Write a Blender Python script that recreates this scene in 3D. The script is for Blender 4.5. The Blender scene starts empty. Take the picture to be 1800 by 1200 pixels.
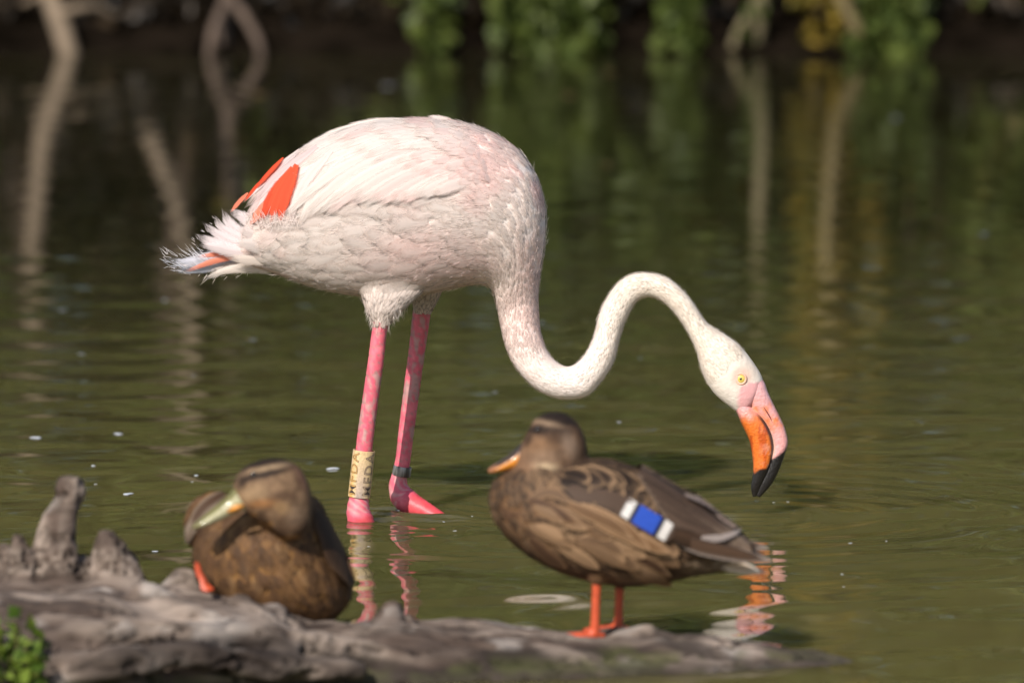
import bpy, bmesh, math, random
import numpy as np
from mathutils import Vector
from mathutils.bvhtree import BVHTree

random.seed(7)
RNG = np.random.default_rng(7)
scene = bpy.context.scene
COL = scene.collection
R = math.radians

# ------------------------------------------------------------------ camera
CAM_H = 1.3343
PITCH = R(-6.156)
F_PX = 12500.0
cam_data = bpy.data.cameras.new('camera')
cam_data.sensor_width = 36.0
cam_data.lens = F_PX / 1800.0 * 36.0
cam_data.clip_start = 0.1
cam_data.clip_end = 500.0
cam = bpy.data.objects.new('camera', cam_data)
COL.objects.link(cam)
cam.location = (0, 0, CAM_H)
cam.rotation_euler = (R(90) + PITCH, 0, 0)
scene.camera = cam
cam_data.dof.use_dof = True
cam_data.dof.focus_distance = 10.05
cam_data.dof.aperture_fstop = 4.6

# ------------------------------------------------------------------ light
SUN_EL, SUN_AZ = 36.0, 26.0          # azimuth: degrees left of straight behind the camera
world = bpy.data.worlds.new('World')
scene.world = world
world.use_nodes = True
wn = world.node_tree.nodes
wl = world.node_tree.links
for n in list(wn):
    wn.remove(n)
sky = wn.new('ShaderNodeTexSky')
sky.sky_type = 'NISHITA'
sky.sun_disc = False
sky.sun_elevation = R(SUN_EL)
sky.sun_rotation = R(180 + SUN_AZ)
bg = wn.new('ShaderNodeBackground')
bg.inputs['Strength'].default_value = 0.085
wo = wn.new('ShaderNodeOutputWorld')
wl.new(sky.outputs[0], bg.inputs[0])
wl.new(bg.outputs[0], wo.inputs[0])
sun_d = bpy.data.lights.new('sun', 'SUN')
sun_d.energy = 4.1
sun_d.angle = R(0.53)
sun_d.color = (1.0, 0.94, 0.86)
sun = bpy.data.objects.new('sun', sun_d)
COL.objects.link(sun)
sd = Vector((-math.sin(R(SUN_AZ)) * math.cos(R(SUN_EL)), -math.cos(R(SUN_AZ)) * math.cos(R(SUN_EL)), math.sin(R(SUN_EL))))
sun.rotation_euler = sd.to_track_quat('Z', 'Y').to_euler()
sun.location = (-4, -3, 8)

vs = scene.view_settings
vs.view_transform = 'Standard'
vs.look = 'None'
vs.exposure = 0.42
vs.gamma = 1.0
vs.use_curve_mapping = False
scene.cycles.max_bounces = 8
scene.cycles.use_denoising = True

# ------------------------------------------------------------------ projection helpers
_f = np.array([0, math.cos(PITCH), math.sin(PITCH)])
_u = np.array([0, -math.sin(PITCH), math.cos(PITCH)])
_r = np.array([1.0, 0, 0])
_c = np.array([0, 0, CAM_H])

def ray(x, y):
    x = np.asarray(x, float)[..., None]; y = np.asarray(y, float)[..., None]
    return _f + (x - 900) / F_PX * _r + (600 - y) / F_PX * _u

def P(x, y, Y):                       # pixel -> point in the upright plane at distance Y
    d = ray(x, y)
    return _c + d * (np.asarray(Y, float)[..., None] / d[..., 1:2])

def G(x, y, z=0.0):                   # pixel -> point on a level plane
    d = ray(x, y)
    return _c + d * ((z - CAM_H) / d[..., 2:3])

def pix(p):
    q = np.asarray(p) - _c
    w = q @ _f
    return 900 + F_PX * (q @ _r) / w, 600 - F_PX * (q @ _u) / w

# ------------------------------------------------------------------ numeric helpers
def crom(pts, M):
    """Catmull-Rom through rows of pts, chord-length spaced, M samples."""
    pts = np.asarray(pts, float)
    n = len(pts)
    d = np.sqrt(((np.diff(pts[:, :2], axis=0)) ** 2).sum(1)) + 1e-6
    t = np.concatenate([[0], np.cumsum(d)])
    q = np.linspace(0, t[-1], M)
    i = np.clip(np.searchsorted(t, q, side='right') - 1, 0, n - 2)
    m = np.gradient(pts, t, axis=0)
    h = (t[i + 1] - t[i])[:, None]
    s = ((q - t[i])[:, None]) / h
    return ((2 * s**3 - 3 * s**2 + 1) * pts[i] + (s**3 - 2 * s**2 + s) * h * m[i] +
            (-2 * s**3 + 3 * s**2) * pts[i + 1] + (s**3 - s**2) * h * m[i + 1])

def _hash(ix, iy, iz, seed):
    h = (ix.astype(np.int64) * 374761393 + iy.astype(np.int64) * 668265263 + iz.astype(np.int64) * 2147483647 + seed * 974711) & 0xffffffff
    h = ((h ^ (h >> 13)) * 1274126177) & 0xffffffff
    h = (h ^ (h >> 16)) & 0xffffffff
    return h / 0xffffffff

def vnoise(p, seed=0):
    """smooth value noise, 0..1"""
    p = np.asarray(p, float)
    i = np.floor(p).astype(np.int64)
    f = p - i
    f = f * f * (3 - 2 * f)
    out = 0
    for dx in (0, 1):
        for dy in (0, 1):
            for dz in (0, 1):
                w = (f[..., 0] if dx else 1 - f[..., 0]) * (f[..., 1] if dy else 1 - f[..., 1]) * (f[..., 2] if dz else 1 - f[..., 2])
                out = out + w * _hash(i[..., 0] + dx, i[..., 1] + dy, i[..., 2] + dz, seed)
    return out

def fbm(p, octv=4, seed=0):
    a, s, o = 0.5, 0.0, 0.0
    p = np.asarray(p, float)
    for k in range(octv):
        o = o + a * vnoise(p * 2**k, seed + k)
        s += a
        a *= 0.5
    return o / s

def sstep(a, b, x):
    t = np.clip((x - a) / (b - a), 0, 1)
    return t * t * (3 - 2 * t)

def mix(a, b, t):
    t = np.asarray(t)[..., None]
    return np.asarray(a) * (1 - t) + np.asarray(b) * t

# ------------------------------------------------------------------ mesh helpers
def mesh_from(name, V, F, C=None, UV=None, smooth=True):
    """V (n,3); F (m,4) or (m,3) int array or list; C per-vertex colours; UV per-vertex"""
    me = bpy.data.meshes.new(name)
    V = np.asarray(V, np.float32)
    if isinstance(F, np.ndarray) and F.ndim == 2:
        k = F.shape[1]
        me.vertices.add(len(V))
        me.vertices.foreach_set('co', V.ravel())
        me.loops.add(F.size)
        me.loops.foreach_set('vertex_index', F.ravel().astype(np.int32))
        me.polygons.add(len(F))
        me.polygons.foreach_set('loop_start', (np.arange(len(F)) * k).astype(np.int32))
        me.update(calc_edges=True)
    else:
        me.from_pydata(V.tolist(), [], F)
    me.validate()
    if smooth:
        me.polygons.foreach_set('use_smooth', np.ones(len(me.polygons), bool))
    if C is not None:
        set_col(me, C)
    if UV is not None:
        uvl = me.uv_layers.new(name='UVMap')
        li = np.empty(len(me.loops), np.int32)
        me.loops.foreach_get('vertex_index', li)
        uvl.data.foreach_set('uv', np.asarray(UV, np.float32)[li].ravel())
    me.update()
    return me

def set_col(me, C):
    C = np.asarray(C, np.float32)
    if C.shape[1] == 3:
        C = np.concatenate([C, np.ones((len(C), 1), np.float32)], 1)
    a = me.color_attributes.get('Col') or me.color_attributes.new('Col', 'FLOAT_COLOR', 'POINT')
    a.data.foreach_set('color', C.ravel())

def add(name, me, mat=None, parent=None, loc=None):
    o = bpy.data.objects.new(name, me)
    COL.objects.link(o)
    if mat is not None and me is not None:
        if not me.materials:
            me.materials.append(mat)
    if loc is not None:
        o.location = loc
    if parent is not None:
        o.parent = parent
        bpy_parent_inv(o, parent)
    return o

def bpy_parent_inv(o, parent):
    loc = Vector((0, 0, 0))
    p = parent
    while p is not None:
        loc += p.location
        p = p.parent
    # keep world placement: all parents are unrotated, so only their locations matter
    if o.type != 'EMPTY' or True:
        o.location = o.location - loc

def thing(name, label, cat, loc=(0, 0, 0), group=None):
    o = bpy.data.objects.new(name, None)
    COL.objects.link(o)
    o.location = Vector([float(v) for v in loc])
    o['label'] = label
    o['category'] = cat
    if group:
        o['group'] = group
    return o

def tag(o, label=None, cat=None, group=None, kind=None):
    if label: o['label'] = label
    if cat: o['category'] = cat
    if group: o['group'] = group
    if kind: o['kind'] = kind
    return o

def grid_faces(M, N, wrap=True):
    i = np.arange(M - 1)[:, None]
    j = np.arange(N if wrap else N - 1)[None, :]
    a = i * N + j
    b = i * N + (j + 1) % N
    return np.stack([a, b, b + N, a + N], -1).reshape(-1, 4)

def loft_grid(pairs, Y, M, N, n=2.2, yoff=None):
    """pairs rows: ax, ay, bx, by, half depth px. Section ring in the plane of (A-B) and world Y. returns (M,N,3)"""
    pr = np.asarray(pairs, float)
    mid = np.stack([(pr[:, 0] + pr[:, 2]) / 2, (pr[:, 1] + pr[:, 3]) / 2], 1)
    d = crom(np.concatenate([mid, pr], 1), M)[:, 2:]
    if yoff is not None:
        yo = crom(np.concatenate([mid, np.asarray(yoff, float)[:, None]], 1), M)[:, 2]
    else:
        yo = np.zeros(M)
    A = P(d[:, 0], d[:, 1], Y + yo)
    B = P(d[:, 2], d[:, 3], Y + yo)
    c = (A + B) / 2
    a = (A - B) / 2
    dep = np.clip(d[:, 4], 0.5, None) * (Y / F_PX)
    th = np.arange(N) / N * 2 * np.pi
    ct, st = np.cos(th), np.sin(th)
    e = 2.0 / n
    ct = np.sign(ct) * np.abs(ct) ** e
    st = np.sign(st) * np.abs(st) ** e
    g = c[:, None] + a[:, None] * ct[None, :, None]
    g[..., 1] -= dep[:, None] * st[None, :]
    return g

def grid_mesh_arrays(g, caps=True):
    M, N = g.shape[:2]
    V = g.reshape(-1, 3)
    F = grid_faces(M, N).tolist()
    if caps:
        V = np.concatenate([V, g[0].mean(0)[None], g[-1].mean(0)[None]])
        k = M * N
        for j in range(N):
            F.append([k, (j + 1) % N, j])
            F.append([k + 1, (M - 1) * N + j, (M - 1) * N + (j + 1) % N])
    return V, F

def fuse(parts, voxel, smooth_it=6, smooth_f=0.5):
    """join closed shells and voxel-remesh into one continuous surface; returns V, F"""
    Vs, Fs, k = [], [], 0
    for V, F in parts:
        Vs.append(V)
        Fs += [[i + k for i in f] for f in F]
        k += len(V)
    me = bpy.data.meshes.new('tmp')
    me.from_pydata(np.concatenate(Vs).tolist(), [], Fs)
    o = bpy.data.objects.new('tmp', me)
    COL.objects.link(o)
    m = o.modifiers.new('r', 'REMESH')
    m.mode = 'VOXEL'
    m.voxel_size = voxel
    if smooth_it:
        s = o.modifiers.new('s', 'SMOOTH')
        s.factor = smooth_f
        s.iterations = smooth_it
    dg = bpy.context.evaluated_depsgraph_get()
    ev = o.evaluated_get(dg)
    m2 = bpy.data.meshes.new_from_object(ev)
    V = np.empty(len(m2.vertices) * 3, np.float32)
    m2.vertices.foreach_get('co', V)
    F = [tuple(p.vertices) for p in m2.polygons]
    bpy.data.objects.remove(o)
    bpy.data.meshes.remove(me)
    bpy.data.meshes.remove(m2)
    return V.reshape(-1, 3).astype(float), F

def vnormals(V, F):
    F = np.asarray([f if len(f) == 4 else (f[0], f[1], f[2], f[2]) for f in F])
    n = np.cross(V[F[:, 2]] - V[F[:, 0]], V[F[:, 3]] - V[F[:, 1]])
    z = np.zeros_like(V)
    for k in range(4):
        np.add.at(z, F[:, k], n)
    return z / (np.linalg.norm(z, axis=1, keepdims=True) + 1e-12)

def tube(path, rad, N=12, caps=True):
    path = np.asarray(path, float)
    M = len(path)
    t = np.gradient(path, axis=0)
    t /= np.linalg.norm(t, axis=1, keepdims=True) + 1e-12
    ref = np.array([0.0, 1.0, 0.0]) if abs(t[:, 1]).mean() < 0.8 else np.array([1.0, 0, 0])
    b = np.cross(t, ref)
    b /= np.linalg.norm(b, axis=1, keepdims=True) + 1e-12
    n = np.cross(b, t)
    th = np.arange(N) / N * 2 * np.pi
    rad = np.asarray(rad, float) * np.ones(M)
    return path[:, None] + rad[:, None, None] * (np.cos(th)[None, :, None] * b[:, None] + np.sin(th)[None, :, None] * n[:, None])

# ------------------------------------------------------------------ materials
def new_mat(name):
    m = bpy.data.materials.new(name)
    m.use_nodes = True
    nt = m.node_tree
    for n in list(nt.nodes):
        nt.nodes.remove(n)
    out = nt.nodes.new('ShaderNodeOutputMaterial')
    b = nt.nodes.new('ShaderNodeBsdfPrincipled')
    nt.links.new(b.outputs[0], out.inputs[0])
    return m, nt, b, out

def N_(nt, t, **kw):
    n = nt.nodes.new(t)
    for k, v in kw.items():
        setattr(n, k, v)
    return n

def vcol_mat(name, rough=0.6, spec=0.3, var=0.12, vscale=60.0, bump=0.0, bscale=200.0, stretch=(1, 1, 1), transl=0.0, sheen=0.0, sss=0.0, coat=0.0, coords='Object'):
    m, nt, b, out = new_mat(name)
    L = nt.links
    at = N_(nt, 'ShaderNodeAttribute', attribute_name='Col')
    tc = N_(nt, 'ShaderNodeTexCoord')
    mp = N_(nt, 'ShaderNodeMapping')
    mp.inputs['Scale'].default_value = stretch
    L.new(tc.outputs[coords], mp.inputs[0])
    nz = N_(nt, 'ShaderNodeTexNoise')
    nz.inputs['Scale'].default_value = vscale
    nz.inputs['Detail'].default_value = 4
    L.new(mp.outputs[0], nz.inputs['Vector'])
    mr = N_(nt, 'ShaderNodeMapRange')
    mr.inputs['From Min'].default_value = 0.3
    mr.inputs['From Max'].default_value = 0.7
    mr.inputs['To Min'].default_value = 1 - var
    mr.inputs['To Max'].default_value = 1 + var
    L.new(nz.outputs['Fac'], mr.inputs['Value'])
    mul = N_(nt, 'ShaderNodeVectorMath', operation='MULTIPLY')
    L.new(at.outputs['Color'], mul.inputs[0])
    L.new(mr.outputs[0], mul.inputs[1])
    L.new(mul.outputs[0], b.inputs['Base Color'])
    b.inputs['Roughness'].default_value = rough
    b.inputs['Specular IOR Level'].default_value = spec
    if sheen:
        b.inputs['Sheen Weight'].default_value = sheen
        b.inputs['Sheen Roughness'].default_value = 0.5
    if coat:
        b.inputs['Coat Weight'].default_value = coat
        b.inputs['Coat Roughness'].default_value = 0.12
    if sss:
        b.inputs['Subsurface Weight'].default_value = sss
        b.inputs['Subsurface Radius'].default_value = (0.012, 0.006, 0.004)
        b.inputs['Subsurface Scale'].default_value = 0.5
    if bump:
        nb = N_(nt, 'ShaderNodeTexNoise')
        nb.inputs['Scale'].default_value = bscale
        nb.inputs['Detail'].default_value = 3
        L.new(mp.outputs[0], nb.inputs['Vector'])
        bp = N_(nt, 'ShaderNodeBump')
        bp.inputs['Strength'].default_value = 1.0
        bp.inputs['Distance'].default_value = bump
        L.new(nb.outputs['Fac'], bp.inputs['Height'])
        L.new(bp.outputs[0], b.inputs['Normal'])
    if transl:
        tr = N_(nt, 'ShaderNodeBsdfTranslucent')
        L.new(mul.outputs[0], tr.inputs['Color'])
        ms = N_(nt, 'ShaderNodeMixShader')
        ms.inputs[0].default_value = transl
        L.new(b.outputs[0], ms.inputs[1])
        L.new(tr.outputs[0], ms.inputs[2])
        L.new(ms.outputs[0], out.inputs[0])
    return m

def feather_mat(name, edge0=1.05, transl=0.18, barb=0.10, rough=0.75, bump=0.0004):
    """vertex colour, barbs slanting off the shaft (from UV), soft translucency"""
    m, nt, b, out = new_mat(name)
    L = nt.links
    at = N_(nt, 'ShaderNodeAttribute', attribute_name='Col')
    tc = N_(nt, 'ShaderNodeTexCoord')
    sx = N_(nt, 'ShaderNodeSeparateXYZ')
    L.new(tc.outputs['UV'], sx.inputs[0])
    ab = N_(nt, 'ShaderNodeMath', operation='ABSOLUTE')
    L.new(sx.outputs['X'], ab.inputs[0])
    k0 = N_(nt, 'ShaderNodeMath', operation='MULTIPLY_ADD')     # every feather its own barbs
    k0.inputs[1].default_value = 37.0
    L.new(at.outputs['Alpha'], k0.inputs[0])
    L.new(sx.outputs['Y'], k0.inputs[2])
    k1 = N_(nt, 'ShaderNodeMath', operation='MULTIPLY_ADD')     # u - 0.35*|v|
    k1.inputs[1].default_value = -0.35
    L.new(ab.outputs[0], k1.inputs[0])
    L.new(k0.outputs[0], k1.inputs[2])
    cb = N_(nt, 'ShaderNodeCombineXYZ')
    L.new(k1.outputs[0], cb.inputs['X'])
    s2 = N_(nt, 'ShaderNodeMath', operation='MULTIPLY')
    s2.inputs[1].default_value = 0.12
    L.new(sx.outputs['X'], s2.inputs[0])
    L.new(s2.outputs[0], cb.inputs['Y'])
    nz = N_(nt, 'ShaderNodeTexNoise')
    nz.inputs['Scale'].default_value = 26.0
    nz.inputs['Detail'].default_value = 5
    nz.inputs['Roughness'].default_value = 0.7
    L.new(cb.outputs[0], nz.inputs['Vector'])
    mr = N_(nt, 'ShaderNodeMapRange')
    mr.inputs['From Min'].default_value = 0.3
    mr.inputs['From Max'].default_value = 0.7
    mr.inputs['To Min'].default_value = 1 - barb
    mr.inputs['To Max'].default_value = 1 + barb * 0.5
    L.new(nz.outputs['Fac'], mr.inputs['Value'])
    mul = N_(nt, 'ShaderNodeVectorMath', operation='MULTIPLY')
    L.new(at.outputs['Color'], mul.inputs[0])
    L.new(mr.outputs[0], mul.inputs[1])
    L.new(mul.outputs[0], b.inputs['Base Color'])
    b.inputs['Roughness'].default_value = rough
    b.inputs['Specular IOR Level'].default_value = 0.2
    bp = N_(nt, 'ShaderNodeBump')
    bp.inputs['Strength'].default_value = 1.0
    bp.inputs['Distance'].default_value = bump
    L.new(nz.outputs['Fac'], bp.inputs['Height'])
    L.new(bp.outputs[0], b.inputs['Normal'])
    tr = N_(nt, 'ShaderNodeBsdfTranslucent')
    L.new(mul.outputs[0], tr.inputs['Color'])
    ms = N_(nt, 'ShaderNodeMixShader')
    ms.inputs[0].default_value = transl
    L.new(b.outputs[0], ms.inputs[1])
    L.new(tr.outputs[0], ms.inputs[2])
    # loose barbs: the vane thins out towards its margin and tip
    t1 = N_(nt, 'ShaderNodeMath', operation='MULTIPLY_ADD')
    t1.inputs[1].default_value = 2.0
    t1.inputs[2].default_value = -1.0
    L.new(sx.outputs['Y'], t1.inputs[0])
    mx = N_(nt, 'ShaderNodeMath', operation='MAXIMUM')
    L.new(t1.outputs[0], mx.inputs[0])
    L.new(ab.outputs[0], mx.inputs[1])
    ad = N_(nt, 'ShaderNodeMath', operation='MULTIPLY_ADD')
    ad.inputs[1].default_value = 1.1
    L.new(nz.outputs['Fac'], ad.inputs[0])
    L.new(mx.outputs[0], ad.inputs[2])
    al = N_(nt, 'ShaderNodeMapRange', interpolation_type='SMOOTHSTEP')
    al.inputs['From Min'].default_value = edge0
    al.inputs['From Max'].default_value = 1.55
    L.new(ad.outputs[0], al.inputs['Value'])
    tp = N_(nt, 'ShaderNodeBsdfTransparent')
    m2 = N_(nt, 'ShaderNodeMixShader')
    L.new(al.outputs[0], m2.inputs[0])
    L.new(ms.outputs[0], m2.inputs[1])
    L.new(tp.outputs[0], m2.inputs[2])
    L.new(m2.outputs[0], out.inputs[0])
    return m

M_FEATHER = feather_mat('pale_feather', transl=0.3, barb=0.07, bump=0.0002)
M_DOWN = feather_mat('loose_down', edge0=0.6, transl=0.35, barb=0.06, bump=0.0002)
M_STRAND = vcol_mat('barb', rough=0.8, spec=0.1, var=0.05, transl=0.3)
M_SKIN = vcol_mat('plumage_skin', rough=0.8, spec=0.15, var=0.06, vscale=120, bump=0.0008, bscale=190, sheen=0.1)
M_LEG = vcol_mat('leg_skin', rough=0.45, spec=0.45, var=0.12, vscale=120, bump=0.0004, bscale=400)
M_BILL = vcol_mat('bill_horn', rough=0.30, spec=0.5, var=0.14, vscale=260, bump=0.0012, bscale=300, coat=0.6)
M_DUCKF = feather_mat('brown_feather', edge0=1.42, transl=0.08, barb=0.22, rough=0.65)
M_DUCK = vcol_mat('duck_skin', rough=0.75, spec=0.2, var=0.22, vscale=120, bump=0.001, bscale=240)
M_EYE = vcol_mat('eye_gloss', rough=0.08, spec=0.6, var=0.05, coat=0.8)

# ------------------------------------------------------------------ water
FEET = [(P(632, 915, 10.0), 1.0), (P(722, 895, 10.12), 1.1)]
BILL_XY = P(1330, 905, 10.06)

def water_height(X, Y):
    z = np.zeros_like(X)
    rs = np.random.default_rng(11)
    fade = 1.0 - 0.72 * sstep(11.8, 15.0, Y)
    near = 1.0 - 0.35 * sstep(9.8, 9.0, Y)
    warp = 0.10 * (vnoise(np.stack([X * 1.1, Y * 0.9, X * 0], -1), 3) - 0.5)
    for k in range(26):
        lam = 0.09 * (1.16 ** (k % 13)) * rs.uniform(0.9, 1.1)
        ang = rs.normal(0, 0.5) + math.pi / 2
        slope = 0.0085 * rs.uniform(0.6, 1.3)
        ph = rs.uniform(0, 6.28)
        kx, ky = math.cos(ang) * 2 * math.pi / lam, math.sin(ang) * 2 * math.pi / lam
        z += slope * lam / (2 * math.pi) * np.sin(kx * (X + warp) + ky * (Y + warp) + ph)
    patch = 0.45 + 1.0 * vnoise(np.stack([X * 1.3, Y * 0.6, X * 0 + 5], -1), 9)
    z *= fade * near * patch
    # rings spreading from the bill and the wading legs
    def rings(c, lam, slope, r0, decay, ph=0.0, rmin=0.0):
        dx, dy = X - c[0], Y - c[1]
        r = np.sqrt(dx * dx + dy * dy) + 1e-6
        rr = r + 0.014 * (vnoise(np.stack([X * 6, Y * 6, X * 0], -1), 21) - 0.5) * 2
        return slope * lam / (2 * np.pi) * np.sin(2 * np.pi * rr / lam + ph) * np.exp(-(np.maximum(r - r0, 0) / decay) ** 2) * sstep(rmin, rmin + lam, r)
    z += rings(BILL_XY, 0.085, 0.060, 0.25, 0.45)
    z += rings(BILL_XY, 0.047, 0.030, 0.05, 0.30, 1.0)
    for c, a in FEET:
        z += rings(c, 0.075, 0.06 * a, 0.08, 0.22, 0.6)
        z += rings(c, 0.036, 0.07 * a, 0.03, 0.12, 2.0)
    # choppy water stirred up by the stepping legs and the dripping bill
    for (cx, cy), sl, lx, ly, lam, ph in [((700, 903), .42, .13, .11, .060, 0.), ((790, 905), .38, .12, .10, .052, 1.), ((590, 912), .34, .07, .09, .055, 2.), ((850, 902), .32, .08, .08, .06, .5), ((1265, 910), .34, .06, .07, .05, 0.), ((740, 925), .14, .14, .07, .045, 2.2), ((760, 977), .16, .16, .035, .06, 1.)]:
        c = G(cx, cy)
        dx, dy = (X - c[0]) / lx, (Y - c[1]) / ly
        wob = .016 * (vnoise(np.stack([X * 14, Y * 14, X * 0], -1), 33) - .5) * 2
        z += sl * lam / (2 * np.pi) * np.sin(2 * np.pi * (Y - c[1] + .18 * dx * lx + wob) / lam + ph) * np.exp(-dx * dx - dy * dy)
    out = sstep(2.2, 1.5, np.abs(X)) * sstep(7.0, 7.6, Y) * sstep(20.4, 19.4, Y)
    return z * out

xs = np.concatenate([[-70, -30, -12, -6, -3.5], np.linspace(-2.3, -1.25, 40)[:-1], np.linspace(-1.25, 1.25, 210), np.linspace(1.25, 2.3, 40)[1:], [3.5, 6, 12, 30, 70]])
ys = np.concatenate([[-40, -15, 0, 3, 5.5, 6.6], np.linspace(7.0, 12.5, 640), np.linspace(12.5, 20.6, 380)[1:], [21.5, 23]])
XX, YY = np.meshgrid(xs, ys)
ZZ = water_height(XX, YY)
WV = np.stack([XX, YY, ZZ], -1).reshape(-1, 3)
me = mesh_from('water', WV, grid_faces(len(ys), len(xs), wrap=False))
mw, nt, b, out = new_mat('pond_water')
b.inputs['Roughness'].default_value = 0.025
b.inputs['Subsurface Weight'].default_value = 1.0
b.inputs['Subsurface Radius'].default_value = (0.5, 0.5, 0.35)
b.inputs['Subsurface Scale'].default_value = 1.0
b.inputs['IOR'].default_value = 1.33
b.inputs['Specular IOR Level'].default_value = 0.5
tc = N_(nt, 'ShaderNodeTexCoord')
nz = N_(nt, 'ShaderNodeTexNoise')
nz.inputs['Scale'].default_value = 0.9
nz.inputs['Detail'].default_value = 3
nt.links.new(tc.outputs['Object'], nz.inputs['Vector'])
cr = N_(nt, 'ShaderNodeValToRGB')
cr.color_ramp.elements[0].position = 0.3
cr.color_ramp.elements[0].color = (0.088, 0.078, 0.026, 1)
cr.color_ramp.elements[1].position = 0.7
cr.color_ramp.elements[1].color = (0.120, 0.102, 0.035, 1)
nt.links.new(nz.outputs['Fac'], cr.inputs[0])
# reflection contrast put into the colour: base paler near, darker towards the far bank
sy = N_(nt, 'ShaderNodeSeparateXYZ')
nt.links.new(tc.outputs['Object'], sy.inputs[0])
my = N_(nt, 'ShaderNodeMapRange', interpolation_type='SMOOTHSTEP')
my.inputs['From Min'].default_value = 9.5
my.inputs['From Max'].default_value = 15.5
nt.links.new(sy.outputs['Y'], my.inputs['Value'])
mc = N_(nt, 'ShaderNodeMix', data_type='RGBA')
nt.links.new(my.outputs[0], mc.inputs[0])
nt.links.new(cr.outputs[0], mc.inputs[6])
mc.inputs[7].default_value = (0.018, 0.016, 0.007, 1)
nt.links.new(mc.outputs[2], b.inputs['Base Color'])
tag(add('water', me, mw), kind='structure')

def zwater(x, y):
    return float(water_height(np.array([x]), np.array([y]))[0])

# pond bed
me = mesh_from('pond_bed', [(-70, -40, -0.34), (70, -40, -0.34), (70, 24, -0.34), (-70, 24, -0.34)], [[0, 1, 2, 3]], smooth=False)
mb, nt, b, out = new_mat('mud')
b.inputs['Base Color'].default_value = (0.05, 0.04, 0.025, 1)
b.inputs['Roughness'].default_value = 0.9
tag(add('pond_bed', me, mb), kind='structure')

# ------------------------------------------------------------------ far bank
SHORE = 19.85
bx = np.linspace(-14, 14, 113)
by = np.concatenate([[SHORE - 0.6], SHORE + np.array([-0.25, 0, 0.15, 0.35, 0.6, 1, 1.5, 2.2, 3.2, 5, 8, 14, 30])])
BX, BY = np.meshgrid(bx, by)
prof = np.interp(BY - SHORE, [-0.6, -0.2, 0, 0.15, 0.6, 1.5, 3, 30], [-0.36, -0.12, 0.0, 0.07, 0.22, 0.45, 0.8, 2.2])
BZ = prof + 0.10 * (fbm(np.stack([BX * 1.3, BY * 1.3, BX * 0], -1), 4, 5) - 0.5) * sstep(-0.5, 0.6, BY - SHORE)
BY2 = BY + 0.22 * (fbm(np.stack([BX * 0.9, BX * 0, BX * 0], -1), 3, 8) - 0.5)
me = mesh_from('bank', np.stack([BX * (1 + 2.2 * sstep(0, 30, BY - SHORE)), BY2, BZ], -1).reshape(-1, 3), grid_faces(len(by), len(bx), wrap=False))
mk, nt, b, out = new_mat('bank_soil')
tc = N_(nt, 'ShaderNodeTexCoord')
nz = N_(nt, 'ShaderNodeTexNoise')
nz.inputs['Scale'].default_value = 9
nz.inputs['Detail'].default_value = 6
nt.links.new(tc.outputs['Object'], nz.inputs['Vector'])
cr = N_(nt, 'ShaderNodeValToRGB')  # near-black soil: the shade under the growth is put into its colour
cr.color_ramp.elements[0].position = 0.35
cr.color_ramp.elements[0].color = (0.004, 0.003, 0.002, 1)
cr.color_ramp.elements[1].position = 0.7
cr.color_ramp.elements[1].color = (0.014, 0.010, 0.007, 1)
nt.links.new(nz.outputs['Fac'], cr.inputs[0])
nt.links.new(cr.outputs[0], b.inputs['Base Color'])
b.inputs['Roughness'].default_value = 0.9
b.inputs['Specular IOR Level'].default_value = 0.0
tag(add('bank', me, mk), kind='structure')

M_LEAF = vcol_mat('leaf', rough=0.5, spec=0.35, var=0.15, vscale=15, transl=0.25)
M_BARK = vcol_mat('bark', rough=0.85, spec=0.2, var=0.25, vscale=30, bump=0.004, bscale=40)

def leaves(centers, size, cols, rng, droop=0.25):
    """one folded diamond leaf (4 tris) per centre"""
    n = len(centers)
    d = rng.normal(size=(n, 3))
    d[:, 2] -= droop
    d /= np.linalg.norm(d, axis=1, keepdims=True)
    r = rng.normal(size=(n, 3))
    s = np.cross(d, r)
    s /= np.linalg.norm(s, axis=1, keepdims=True) + 1e-9
    up = np.cross(s, d)
    L = (size * rng.uniform(0.6, 1.35, n))[:, None]
    W = L * rng.uniform(0.26, 0.42, n)[:, None]
    c = centers
    V = np.stack([c - d * L * 0.5, c + s * W + up * W * 0.3, c + d * L * 0.55 - up * L * 0.08, c - s * W + up * W * 0.3, c + d * L * 0.05 - up * W * 0.1], 1)
    k = np.arange(n)[:, None] * 5
    F = np.concatenate([k + np.array([[0, 4, 1]]), k + np.array([[1, 4, 2]]), k + np.array([[2, 4, 3]]), k + np.array([[3, 4, 0]])], 1).reshape(-1, 3)
    C = np.repeat(cols, 5, axis=0)
    return V.reshape(-1, 3), F, C

def stem_arrays(paths, col, rng, N=7):
    Vs, Fs, Cs, k = [], [], [], 0
    for path, r0, r1 in paths:
        path = crom(np.asarray(path, float)[:, [0, 2, 1]], 14)[:, [0, 2, 1]] if len(path) > 2 else np.asarray(path, float)
        g = tube(path, np.linspace(r0, r1, len(path)), N)
        V, F = grid_mesh_arrays(g)
        Vs.append(V)
        Fs += [[i + k for i in f] for f in F]
        k += len(V)
        n = fbm(V * np.array([14, 14, 5]), 3, 4)
        Cs.append(np.asarray(col)[None] * (0.65 + 0.7 * n)[:, None])
    return np.concatenate(Vs), Fs, np.concatenate(Cs)

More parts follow.
